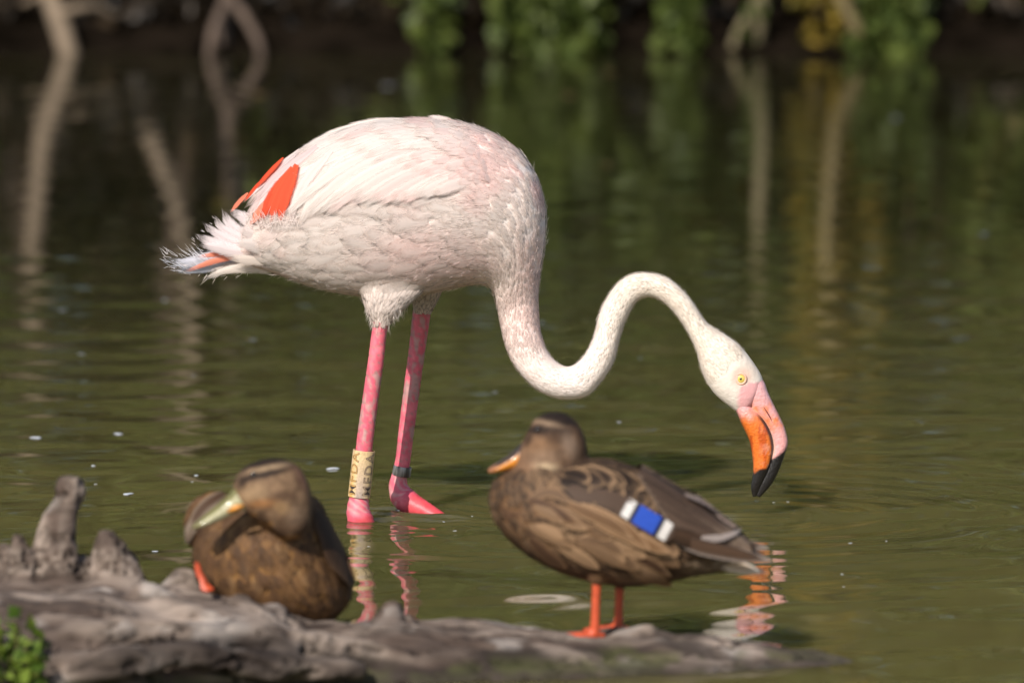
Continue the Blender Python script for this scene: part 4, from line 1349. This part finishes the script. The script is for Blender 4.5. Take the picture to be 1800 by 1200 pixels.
def edged(center, edge, p=2.2, amt=.9):
    def f(C, u, v, rng):
        base = C * rng.choice([.35, .6, .9, 1.2, 1.6], size=(C.shape[0], 1, 1, 1)) * rng.uniform(.85, 1.15, size=(C.shape[0], 1, 1, 1))
        e = np.clip(np.maximum(np.abs(v), (u - .55) / .45) ** p, 0, 1) * amt
        dark = mix(base, np.asarray(center), np.full(u.shape, .65))
        c2 = mix(np.asarray(base), np.asarray(edge), np.full(u.shape, .6))
        return dark * (1 - e[..., None]) + c2 * e[..., None]
    return f

# --- the standing duck, in profile
YD = 8.72
MD = YD / F_PX
duck = thing('duck', 'brown female duck standing in profile with a blue wing patch on the log', 'duck', (float(P(1062, 1105, YD)[0]), YD, float(P(1062, 1105, YD)[2])))
DB = [(1322, 968, 1312, 990, 10), (1285, 944, 1275, 1000, 30), (1235, 906, 1222, 1008, 56), (1180, 864, 1165, 1020, 80), (1125, 830, 1105, 1026, 95), (1075, 811, 1045, 1019, 101), (1035, 808, 985, 1003, 100), (1010, 810, 930, 975, 94), (1000, 808, 889, 940, 85), (995, 806, 866, 905, 74), (992, 803, 860, 872, 62), (990, 800, 872, 842, 52), (988, 795, 898, 822, 44)]
HEAD = [(960, 724, 990, 724, 14), (941, 736, 1009, 736, 38), (929, 754, 1023, 754, 51), (918, 776, 1031, 776, 56), (908, 798, 1033, 798, 55), (904, 816, 1030, 816, 51), (905, 835, 1022, 835, 50), (908, 860, 1015, 860, 50)]
g_db = loft_grid(DB, YD, 150, 56, n=2.1)
g_hd = loft_grid(HEAD, YD, 60, 44, n=2.0)
def leg_g(path, hw, Y, n=40, N=12):
    d = crom(np.asarray([(a, b_, w) for (a, b_), w in zip(path, hw)], float), n)
    return tube(P(d[:, 0], d[:, 1], np.full(n, Y)), d[:, 2] * Y / F_PX, N)
V, F = fuse([grid_mesh_arrays(g_db), grid_mesh_arrays(g_hd), grid_mesh_arrays(leg_g([(1050, 985), (1050, 1015), (1049, 1028)], [26, 20, 11], YD - .03)), grid_mesh_arrays(leg_g([(1092, 985), (1090, 1020), (1089, 1036)], [26, 18, 10], YD + .035))], .0042, 6)
def duck_col(p):
    x, y = pix(p)
    n1 = fbm(np.asarray(p) * 70, 3, 91)
    n2 = fbm(np.asarray(p) * 34, 3, 92)
    C = mix(np.tile(TAN, (len(x), 1)), BRN, sstep(.40, .62, n1))
    C = mix(C, BUFF, .8 * sstep(.52, .68, n2))
    hd = sstep(838, 815, y) * (x < 1032)
    H_ = mix(np.tile((.185, .105, .060), (len(x), 1)), (.100, .055, .031), sstep(.4, .65, n1))
    C = mix(C, H_, hd)
    C = blobs(C, x, y, [(985, 724, 66, 24, 12, DRK, 1.8), (1030, 755, 14, 40, -20, BRN, .9), (1025, 790, 14, 40, 0, BRN, .7), (962, 745, 30, 6, 12, (.25, .17, .11), .8), (964, 757, 42, 8, 3, DRK, 1.5), (946, 755, 11, 9, 0, DRK, 1.6), (925, 772, 12, 12, -50, DRK, .7), (980, 770, 30, 13, 8, BRN * .7, 1.0),
                        (1002, 785, 14, 26, -15, (.24, .17, .125), .7), (950, 790, 24, 20, 0, TAN, .6), (962, 820, 20, 7, 5, (.48, .36, .22), .9), (960, 805, 30, 16, 0, (.28, .19, .13), .5)])
    C = blobs(C, x, y, [(1005, 830, 50, 14, -5, DRK, .9), (1060, 820, 60, 14, 8, DRK, .8), (900, 850, 30, 24, -40, BRN, .5), (1290, 995, 50, 14, 12, (.55, .46, .38), 1.0), (1230, 1000, 40, 12, 5, (.42, .32, .22), .8)])
    return C
C = duck_col(V)
add('body', mesh_from('body', V, F, C), M_DUCK, duck)
DBVH = BVHTree.FromPolygons([Vector(v) for v in V], F)
rng = np.random.default_rng(55)
parts = []
i, j = scatter(g_db, .03, .99, 1500, rng)
fr = i / 149
Ls = np.interp(fr, [0, .2, .5, .75, 1], [.030, .034, .034, .020, .012]) * rng.uniform(.8, 1.2, len(i))
parts.append(feathers_on(g_db, i, j, Ls, Ls * .42, duck_col, rng, nu=6, nv=5, tilt=.05, jag=.05, colmod=edged(DRK * 1.3, BUFF, 2.4)))
V, F, C, U = cat_arrays(parts)
tag(add('plumage', mesh_from('plumage', V, F, C, U), M_DUCKF, duck), kind='stuff')

def dcast(bvh, x, y, Y):
    d = Vector(ray(x, y)).normalized()
    h = bvh.ray_cast(Vector(_c), d)
    if h[0] is not None:
        n_ = h[1] if h[1].dot(d) < 0 else -h[1]
        return np.array(h[0]), np.array(n_)
    q = Vector(P(x, y, Y))
    return np.array(q), np.array((0, -1.0, 0))

def dblade(curve, W, lift, col, bvh, Y, nu=12, nv=7, tip=.55, edge=None, free=False, cup=.1, stripe=None):
    c = crom(np.asarray(curve, float), nu)
    t = np.gradient(c, axis=0); t /= np.linalg.norm(t, axis=1, keepdims=True)
    s_ = np.stack([-t[:, 1], t[:, 0]], 1)
    u = np.linspace(0, 1, nu)
    wp = np.clip(np.minimum(1, (u + .15) / .4) ** .7 * np.clip((1 - u) / .35, 0, 1) ** tip, .04, 1) * W
    V = np.zeros((nu, nv, 3))
    for a_ in range(nu):
        for b_ in range(nv):
            v = b_ / (nv - 1) * 2 - 1
            q = c[a_] + s_[a_] * v * wp[a_]
            h = lift[0] + (lift[1] - lift[0]) * u[a_] - cup * v * v * wp[a_] * MD
            if free:
                V[a_, b_] = P(q[0], q[1], Y) + np.array([0, -h, 0])
            else:
                pt, nr_ = dcast(bvh, q[0], q[1], Y)
                V[a_, b_] = pt + nr_ * h
    cc = np.tile(np.asarray(col, float), (nu, nv, 1))
    vv = np.linspace(-1, 1, nv)
    if edge is not None:
        e = np.maximum(np.abs(vv)[None, :] ** 4, (np.clip((u - .75) / .25, 0, 1) ** 2)[:, None])
        cc = mix(cc, np.asarray(edge, float), e * .9)
    if stripe is not None:                                       # (u0, u1, colour) bands across the feather
        for u0, u1, sc in stripe:
            cc = mix(cc, np.asarray(sc, float), np.broadcast_to(((u >= u0) & (u <= u1)).astype(float)[:, None], (nu, nv)))
    cc = cc * rng.normal(1, .05)
    cc = np.concatenate([cc, np.full((nu, nv, 1), rng.uniform())], -1)
    UV = np.stack(np.broadcast_arrays(vv[None, :] * .8, u[:, None] * .8), -1).reshape(-1, 2)
    return V.reshape(-1, 3), grid_faces(nu, nv, wrap=False), cc.reshape(-1, 4), UV

wp_ = []
# scapulars and back: dark with buff edges
for k in range(34):
    tx = rng.uniform(0, 1); ty = rng.uniform(0, 1)
    bx_, by_ = 985 + 190 * tx, 822 + 55 * ty + 38 * tx * tx
    L_ = rng.uniform(45, 70)
    wp_.append(dblade([(bx_, by_), (bx_ + L_ * .5, by_ + L_ * (.14 + .16 * tx)), (bx_ + L_, by_ + L_ * (.36 + .30 * tx))], rng.uniform(11, 16), (.003, .008), DRK * rng.uniform(.8, 2.0), DBVH, YD, edge=BUFF * rng.uniform(.3, 1.4)))
# smooth grey-brown coverts, then the blue patch between white bars
for k in range(9):
    y0 = 862 + k * 5
    wp_.append(dblade([(1000 + k * 5, y0), (1050 + k * 4, y0 + 14), (1108 + k * 2, y0 + 24)], 13, (.006, .011), GREYB * rng.uniform(.8, 1.1), DBVH, YD, edge=GREYB * 1.2))
o_ = np.array((1102.0, 897.0))
d_ = np.array((52.0, 30.0))
wp_.append(dblade([tuple(o_ + d_ * q) for q in (-.6, .0, .5, 1.0, 1.45)], 15, (.010, .0130), GREYB, DBVH, YD, tip=.04, nu=34, nv=13, cup=.02,
                  stripe=[(.24, .36, (.66, .63, .60)), (.36, .40, (.02, .02, .03)), (.40, .74, (.025, .075, .42)), (.74, .81, (.010, .010, .02)), (.81, .92, (.66, .62, .58))]))
# flank feathers lapping over the lower edge of the wing patch
for cv, w in [([(1020, 890), (1062, 908), (1100, 930), (1140, 962)], 10), ([(1045, 915), (1090, 932), (1130, 950), (1172, 966)], 11), ([(1000, 888), (1040, 905), (1078, 922), (1110, 944)], 10)]:
    wp_.append(dblade(cv, w, (.010, .0155), TAN * rng.uniform(.9, 1.3), DBVH, YD, nu=14, edge=BUFF * 1.25))
# folded flight feathers sweeping to the tail
for k in range(8):
    x0, y0 = 1118 + k * 7, 838 + k * 10
    wp_.append(dblade([(x0, y0), (x0 + 60, y0 + 34), (1235 + k * 5, 915 + k * 5), (1282 + k * 4, 950 + k * 3)], 17, (.010, .014), GREYB * rng.uniform(.7, 1.15), DBVH, YD, nu=16, edge=(.24, .17, .12)))
for k in range(5):
    wp_.append(dblade([(1150 + k * 10, 930 + k * 5), (1210 + k * 9, 948 + k * 4), (1280 + k * 6, 966 + k * 2), (1325 + k * 8, 975 + k * 2)], 12, (.012, .012), BRN * rng.uniform(.5, .9), DBVH, YD - .045, nu=16, edge=DRK if k < 3 else (.30, .25, .22), free=k >= 2))
wp_.append(dblade([(1190, 884), (1225, 900), (1262, 925), (1285, 945)], 3.5, (.017, .017), (.28, .21, .18), DBVH, YD))
wp_.append(dblade([(1220, 946), (1250, 950), (1290, 948)], 4, (.018, .018), (.34, .28, .25), DBVH, YD - .04))
# long flank feathers
for k in range(40):
    tx = rng.uniform(0, 1)
    bx_, by_ = 925 + 190 * tx, 868 + 50 * tx + rng.uniform(0, 75)
    L_ = rng.uniform(50, 95)
    wb = rng.normal(0, .12)
    wp_.append(dblade([(bx_, by_), (bx_ + L_ * .5, by_ + L_ * (.20 + wb)), (bx_ + L_, by_ + L_ * (.46 + wb))], rng.uniform(8, 15), (.003, .007), mix(BRN, BUFF, np.array(rng.uniform(-.1, .9))), DBVH, YD, edge=mix(TAN, BUFF * 1.4, np.array(rng.uniform(0, 1)))))
V, F, C, U = wp_[0]
wingd = add('wing', mesh_from('wing', V, F, C, U), M_DUCKF, duck)
for a_ in wp_[1:]:
    add('feather', mesh_from('feather', *a_), M_DUCKF, wingd)
V, F, C, U = cat_arrays(wp_)
V = V.copy(); V[:, 1] = 2 * YD - V[:, 1]
add('wing', mesh_from('wing', V, F, C, U), M_DUCKF, duck)
tp_ = []
for k in range(7):
    tp_.append(dblade([(1240, 978 + k * 3), (1280, 986 + k * 2), (1312 + k * 2, 995 + k * 1.8), (1345 - abs(k - 3) * 5, 1000 + k * 1.6)], 11, (.02 - k * .006, .02 - k * .006), (.62, .53, .45) if k % 3 else (.42, .32, .23), DBVH, YD, free=True, edge=(.66, .58, .50)))
for k in range(3):
    tp_.append(dblade([(1270, 945 + k * 5), (1305, 962 + k * 3), (1335, 976 + k), (1354, 988)], 8, (.012 - k * .012, .0), DRK * .8, DBVH, YD, free=True))
V, F, C, U = tp_[0]
taild = add('tail', mesh_from('tail', V, F, C, U), M_DUCKF, duck)
for a_ in tp_[1:]:
    add('feather', mesh_from('feather', *a_), M_DUCKF, taild)
def duck_bill(prs, Y, topc, sidec, tipc, parent, yoff=None):
    g = loft_grid(prs, Y, 40, 28, n=2.2, yoff=yoff)
    V, F = grid_mesh_arrays(g)
    th = np.concatenate([np.tile(np.arange(28) / 28 * 2 * np.pi, 40), [0, 0]])
    s_ = np.concatenate([np.repeat(np.linspace(0, 1, 40), 28), [0, 1]])
    tt = np.minimum(th, 2 * np.pi - th)
    C = mix(np.tile(sidec, (len(V), 1)), topc, sstep(1.35, 1.0, tt))
    C = mix(C, tipc, sstep(.72, .95, s_))
    C = mix(C, np.asarray(sidec) * .4, np.exp(-((tt - 1.9) / .10) ** 2) * .8)
    return add('bill', mesh_from('bill', V, F, C), M_BILL, parent)
duck_bill([(930, 768, 945, 818, 22), (918, 777, 934, 817, 21), (903, 792, 913, 821, 19), (885, 806, 892, 826, 21), (868, 817, 872, 830, 22), (858, 824, 860, 831, 14)], YD, (.035, .024, .018), (.62, .22, .018), (.34, .14, .06), duck)
def duck_eye(bvh, x, y, Y, parent):
    c, n_ = dcast(bvh, x, y, Y)
    o = add('eye', ball(c, 5.0 * MD, 1.0, (.012, .009, .007)), M_EYE, parent)
duck_eye(DBVH, 945, 755, YD, duck)
ORL = np.array((.50, .075, .026))
def duck_leg(top, ank, Y, toes, parent, drop):
    parts_ = [grid_mesh_arrays(leg_g([top, ((top[0] + ank[0]) / 2, (top[1] + ank[1]) / 2), ank], [8.5, 8, 9], Y))]
    a0 = P(ank[0], ank[1], Y)
    tips = []
    for dx, dy_, dz in toes:
        b_ = a0 + np.array([dx, dy_, dz])
        tips.append(b_)
        parts_.append(grid_mesh_arrays(tube(np.linspace(a0, b_, 8), np.linspace(.006, .003, 8), 8)))
    V1, F1 = fuse(parts_, .0022, 3)
    o = add('leg', mesh_from('leg', V1, F1, ORL * (.75 + .5 * fbm(V1 * 120, 3, 6))[:, None]), M_LEG, parent)
    # webbed foot: a thin slab between the toes
    vv = [a0 + np.array([0, 0, .0016])] + [t_ + np.array([0, 0, .0014]) for t_ in tips[:3]]
    vv += [q - np.array([0, 0, .0026]) for q in vv]
    add('foot', mesh_from('foot', vv, [[0, 2, 1], [0, 3, 2], [4, 5, 6], [4, 6, 7], [0, 1, 5, 4], [1, 2, 6, 5], [2, 3, 7, 6], [3, 0, 4, 7]], np.tile(ORL, (8, 1)), smooth=False), M_LEG, o)
def toplog(x, y):
    h = WOOD_BVH.ray_cast(Vector((x, y, 1)), Vector((0, 0, -1)))
    return h[0].z
a0 = P(1045, 1102, YD - .03)
dz = toplog(a0[0], a0[1]) + .004 - a0[2]
ank = (1045, 1102 - dz / MD)
duck_leg((1049, 1020), ank, YD - .03, [(-.042, -.012, -.004), (-.046, .008, -.003), (-.036, .026, -.004), (.014, .004, -.002)], duck, 0)
a0 = P(1087, 1098, YD + .035)
dz = toplog(a0[0], a0[1]) + .004 - a0[2]
duck_leg((1089, 1028), (1087, 1098 - dz / MD), YD + .035, [(-.040, -.016, -.004), (-.044, .004, -.003), (-.034, .022, -.004), (.014, .004, -.002)], duck, 0)

# --- the resting duck, breast to the viewer, bill turned to the side
YS = 8.74
duck2 = thing('duck', 'brown duck resting on the log with its bill turned over its shoulder', 'duck', (float(P(475, 1065, YS)[0]), YS, float(P(475, 1065, YS)[2])))
SB = [(432, 868, 548, 868, 50), (392, 890, 566, 890, 90), (362, 915, 578, 915, 120), (346, 945, 592, 945, 140), (340, 975, 604, 975, 150), (346, 1005, 613, 1005, 150), (366, 1035, 618, 1035, 140), (412, 1062, 610, 1062, 112), (470, 1088, 585, 1088, 60)]
SH_ = [(464, 806, 498, 806, 14), (436, 816, 520, 816, 36), (418, 833, 535, 833, 48), (409, 853, 544, 853, 53), (410, 873, 549, 873, 54), (424, 892, 550, 892, 50), (450, 912, 548, 912, 42), (480, 932, 540, 932, 32), (500, 946, 528, 946, 18)]
SW = [(372, 862, 400, 866, 16), (345, 876, 405, 886, 30), (330, 900, 400, 912, 40), (326, 928, 380, 940, 40), (334, 955, 365, 962, 26)]
g_sb = loft_grid(SB, YS + .02, 90, 60, n=2.05, yoff=[.0, .01, .02, .025, .03, .03, .03, .025, .02])
g_sh = loft_grid(SH_, YS - .055, 60, 44, n=2.0)
g_sw = loft_grid(SW, YS + .05, 40, 30, n=2.0)
V, F = fuse([grid_mesh_arrays(g_sb), grid_mesh_arrays(g_sh), grid_mesh_arrays(g_sw)], .0044, 5)
def duck2_col(p):
    p = np.asarray(p)
    x, y = pix(p)
    n1 = fbm(p * 85, 3, 101); n2 = fbm(p * 40, 3, 102)
    C = mix(np.tile((.250, .125, .042), (len(x), 1)), (.055, .026, .011), sstep(.42, .62, n1))
    C = mix(C, (.31, .185, .085), .8 * sstep(.54, .66, n2))
    C = blobs(C, x, y, [(600, 960, 40, 110, -8, BRN * .8, 1.0), (575, 905, 30, 40, -30, DRK, .8), (350, 930, 24, 50, 10, DRK, .9), (345, 890, 26, 30, 20, BRN, .8), (505, 905, 22, 20, 30, DRK * 1.4, .8), (395, 935, 40, 30, -30, BRN, .4), (350, 970, 16, 40, 0, BRN, .6), (420, 905, 30, 10, -25, BRN, .7)])
    hd = ((x > 405) & (y < 900) & (p[:, 1] < YS + .01)) | ((x > 450) & (y < 915) & (p[:, 1] < YS - .03)) | ((x > 480) & (y < 940) & (p[:, 1] < YS - .05))
    H_ = mix(np.tile((.175, .108, .062), (len(x), 1)), (.095, .055, .032), sstep(.4, .65, n1))
    H_ = blobs(H_, x, y, [(475, 806, 62, 15, -6, DRK, 1.5), (430, 818, 22, 10, -45, DRK, 1.0), (535, 830, 16, 40, -25, (.14, .07, .045), .9), (470, 823, 42, 6, -12, (.27, .185, .11), .9), (462, 834, 50, 6, -12, DRK, 1.3), (425, 850, 14, 6, -45, DRK, .8), (445, 868, 24, 16, -10, (.30, .20, .11), .6), (460, 885, 26, 8, -4, (.26, .12, .045), .9), (498, 893, 18, 10, 20, (.28, .17, .08), .8), (520, 905, 20, 20, 0, (.20, .135, .09), .6)])
    return mix(C, H_, hd.astype(float))
add('body', mesh_from('body', V, F, duck2_col(V)), M_DUCK, duck2)
SBVH = BVHTree.FromPolygons([Vector(v) for v in V], F)
parts = []
for g, cnt, s0, s1, L0 in ((g_sb, 1300, .02, .95, .022), (g_sw, 90, .1, .95, .03)):
    i, j = scatter(g, s0, s1, cnt, rng)
    Ls = L0 * rng.uniform(.7, 1.2, len(i))
    p = samp(g, i, j)
    x_, y_ = pix(p)
    keep = ~((x_ > 425) & (x_ < 548) & (y_ < 905))
    parts.append(feathers_on(g, i[keep], j[keep], Ls[keep], Ls[keep] * .42, duck2_col, rng, nu=5, nv=5, tilt=.04, jag=.05, sign=1, colmod=edged(BRN * 1.2, (.30, .16, .065), 2.0, .7)))
V, F, C, U = cat_arrays(parts)
tag(add('plumage', mesh_from('plumage', V, F, C, U), M_DUCKF, duck2), kind='stuff')
# folded wings along both sides
ws = []
for k in range(12):
    x0 = 560 + 3.5 * k
    ws.append(dblade([(x0 - 6, 900 + k * 6), (x0 + 10, 945 + k * 6), (x0 + 14 - k * .6, 1000 + k * 3)], 13, (.003, .009), BRN * rng.uniform(.5, 1.2), SBVH, YS + .03, edge=TAN * .8))
V, F, C, U = ws[0]
w2 = add('wing', mesh_from('wing', V, F, C, U), M_DUCKF, duck2)
for a_ in ws[1:]:
    add('feather', mesh_from('feather', *a_), M_DUCKF, w2)
ws = []
for k in range(8):
    ws.append(dblade([(392 - k * 4, 868 + k * 5), (362 - k * 3, 890 + k * 5), (338 - k * .5, 925 + k * 4)], 9, (.002, .006), BRN * rng.uniform(.5, 1.3), SBVH, YS + .05, edge=(.26, .20, .15)))
V, F, C, U = ws[0]
w3 = add('wing', mesh_from('wing', V, F, C, U), M_DUCKF, duck2)
for a_ in ws[1:]:
    add('feather', mesh_from('feather', *a_), M_DUCKF, w3)
duck_bill([(412, 856, 436, 896, 24), (402, 868, 424, 898, 22), (385, 884, 403, 908, 19), (365, 900, 380, 918, 20), (348, 914, 358, 926, 20), (337, 923, 342, 930, 12)], YS - .065, (.17, .155, .050), (.40, .37, .22), (.17, .15, .06), duck2, yoff=[0, 0, -.004, -.008, -.010, -.012])
q = add('gape', mesh_from('gape', *(lambda a_: (a_[0], a_[1], np.tile((.60, .24, .03), (len(a_[0]), 1))))(grid_mesh_arrays(tube(np.array([P(400, 899, YS - .088), P(415, 892, YS - .092), P(428, 888, YS - .092)]), [.002, .004, .002], 8)))), M_BILL, duck2)
duck_eye(SBVH, 446, 833, YS, duck2)
# an orange leg showing beside the breast
p0, p1, p2 = P(346, 990, YS - .05), P(350, 1008, YS - .062), P(362, 1028, YS - .072)
V, F = grid_mesh_arrays(tube(np.array([p0, (p0 + p1) / 2, p1, (p1 + p2) / 2, p2]), [.0035, .004, .0042, .0045, .004], 10))
lg2 = add('leg', mesh_from('leg', V, F, np.tile(ORL * .8, (len(V), 1))), M_LEG, duck2)
vv = [p1 + np.array([.0, -.006, 0]), p2 + np.array([-.006, -.006, -.004]), p2 + np.array([.003, -.010, -.006]), p2 + np.array([.010, -.004, -.004])]
vv += [v_ + np.array([0, .003, -.003]) for v_ in vv]
add('foot', mesh_from('foot', vv, [[0, 2, 1], [0, 3, 2], [4, 5, 6], [4, 6, 7], [0, 1, 5, 4], [1, 2, 6, 5], [2, 3, 7, 6], [3, 0, 4, 7]], np.tile(ORL, (8, 1)), smooth=False), M_LEG, lg2)

# ------------------------------------------------------------------ herb growing against the log
hb = P(20, 1215, 8.36)
herb = thing('green_herb', 'small bright green leafy herb growing against the log', 'plant', hb)
rng = np.random.default_rng(88)
pth, lv, lc = [], [], []
for k in range(26):
    tx, ty = rng.uniform(-40, 72), rng.uniform(1085, 1175)
    tipp = P(tx, ty + .012 * (tx - 20) ** 2, 8.36 + rng.uniform(-.03, .03))
    b_ = P(20 + (tx - 20) * .55, 1225, 8.36)
    mid_ = (b_ + tipp) / 2 + rng.normal(0, .006, 3)
    pth.append(([b_, mid_, tipp], .0014, .0007))
    for q in np.linspace(.25, 1.05, 11):
        lv.append(b_ + (tipp - b_) * q + rng.normal(0, .007, 3))
        lc.append(mix(np.array((.05, .10, .012)), np.array((.20, .26, .035)), np.array(rng.uniform())))
V, F, C = stem_arrays(pth, (.16, .10, .05), rng, 5)
add('stem', mesh_from('stem', V - hb, F, C), M_BARK, herb, loc=hb)
V, F, C = leaves(np.array(lv), .019, np.array(lc), rng, 0)
add('leaves', mesh_from('leaves', V - hb, F, C, smooth=False), M_LEAF, herb, loc=hb)

# ------------------------------------------------------------------ specks of down and drops
M_SPECK = vcol_mat('speck', rough=.6, spec=.4, var=.1)
specks = [(225, 868, 11, 0), (585, 822, 12, 0), (64, 770, 11, 0), (208, 762, 10, 0), (164, 820, 6, 0), (345, 835, 6, 0), (168, 851, 4, 0), (338, 850, 3, 0), (273, 967, 6, 0), (870, 690, 7, 0), (1088, 743, 5, 0), (1125, 628, 6, 0), (953, 568, 9, 0), (445, 598, 10, 0), (110, 545, 10, 0), (143, 624, 9, 0), (340, 661, 6, 0), (290, 528, 10, 0), (1575, 208, 14, 0), (1730, 412, 11, 0), (682, 152, 15, 0), (458, 168, 17, 1), (1000, 168, 15, 1), (1070, 128, 15, 1), (1068, 290, 13, 1),
          (1094, 958, 5, 0), (1495, 956, 4, 0), (1385, 883, 3, 0), (1360, 885, 3, 0), (1480, 1008, 4, 0), (1558, 952, 3, 0), (1483, 1030, 3, 0), (800, 935, 4, 0), (700, 903, 3, 0), (648, 960, 3, 0), (780, 920, 3, 0), (830, 905, 3, 0), (64, 525, 7, 1), (435, 595, 8, 1)]
for k, (x_, y_, w_, kind_) in enumerate(specks):
    g0 = G(x_, y_)
    sc = g0[1] / F_PX
    z0 = zwater(g0[0], g0[1])
    n_, m_ = 5, 12
    w_ = w_ * (.62 if y_ < 700 else .8)
    rr = np.linspace(.05, 1, n_)
    th = np.arange(m_) / m_ * 2 * np.pi
    rad = 1 + .30 * np.sin(th * 2 + k) + .22 * np.sin(th * 3 + 2.3 * k)
    g = np.stack([np.broadcast_to(rr[:, None] * rad * np.cos(th) * w_ * sc, (n_, m_)), rr[:, None] * rad * np.sin(th) * w_ * sc * 1.6, np.broadcast_to(.0008 + .16 * w_ * sc * (1 - rr[:, None] ** 2), (n_, m_)) + 0 * th], -1) + np.array([g0[0], g0[1], z0])
    V, F = grid_mesh_arrays(g)
    o = add('floating_fluff' if not kind_ else 'floating_leaf', mesh_from('speck', V, F, np.tile(((.50, .52, .56) if y_ > 700 else (.22, .24, .27)) if not kind_ else (.16, .10, .04), (len(V), 1))), M_SPECK)
    if not kind_:
        own = {(585, 822): 'white bit of down floating beside the cream leg band', (225, 868): 'white bit of down floating behind the broken root stubs', (953, 568): 'pale bit of down floating behind the base of the flamingo neck'}.get((x_, y_))
        tag(o, own or ('tiny white bit of down floating on the open pond' if y_ > 700 else 'dim bit of down floating far out behind the flamingo'), 'fluff', 'white specks floating on the pond' if y_ > 700 else 'dim specks floating far out')
    else:
        tag(o, 'small brown fallen leaf floating on the pond', 'leaf', 'brown leaves floating on the pond')
mg, nt, b, out = new_mat('clear_water')
b.inputs['Transmission Weight'].default_value = 1.0
b.inputs['Roughness'].default_value = 0.0
b.inputs['IOR'].default_value = 1.33
for x_, y_, r_, st_ in [(1330, 879, 3.4, 1.6), (1329, 908, 2.6, 1.3), (1314, 914, 1.8, 1.0)]:
    o = add('water_drop', ball(P(x_, y_, YF), r_ * MM, 1.0, (1, 1, 1), 10, 14), mg)
    tag(o, 'clear water drop falling from the bill tip', 'water drop', 'drops falling from the bill')
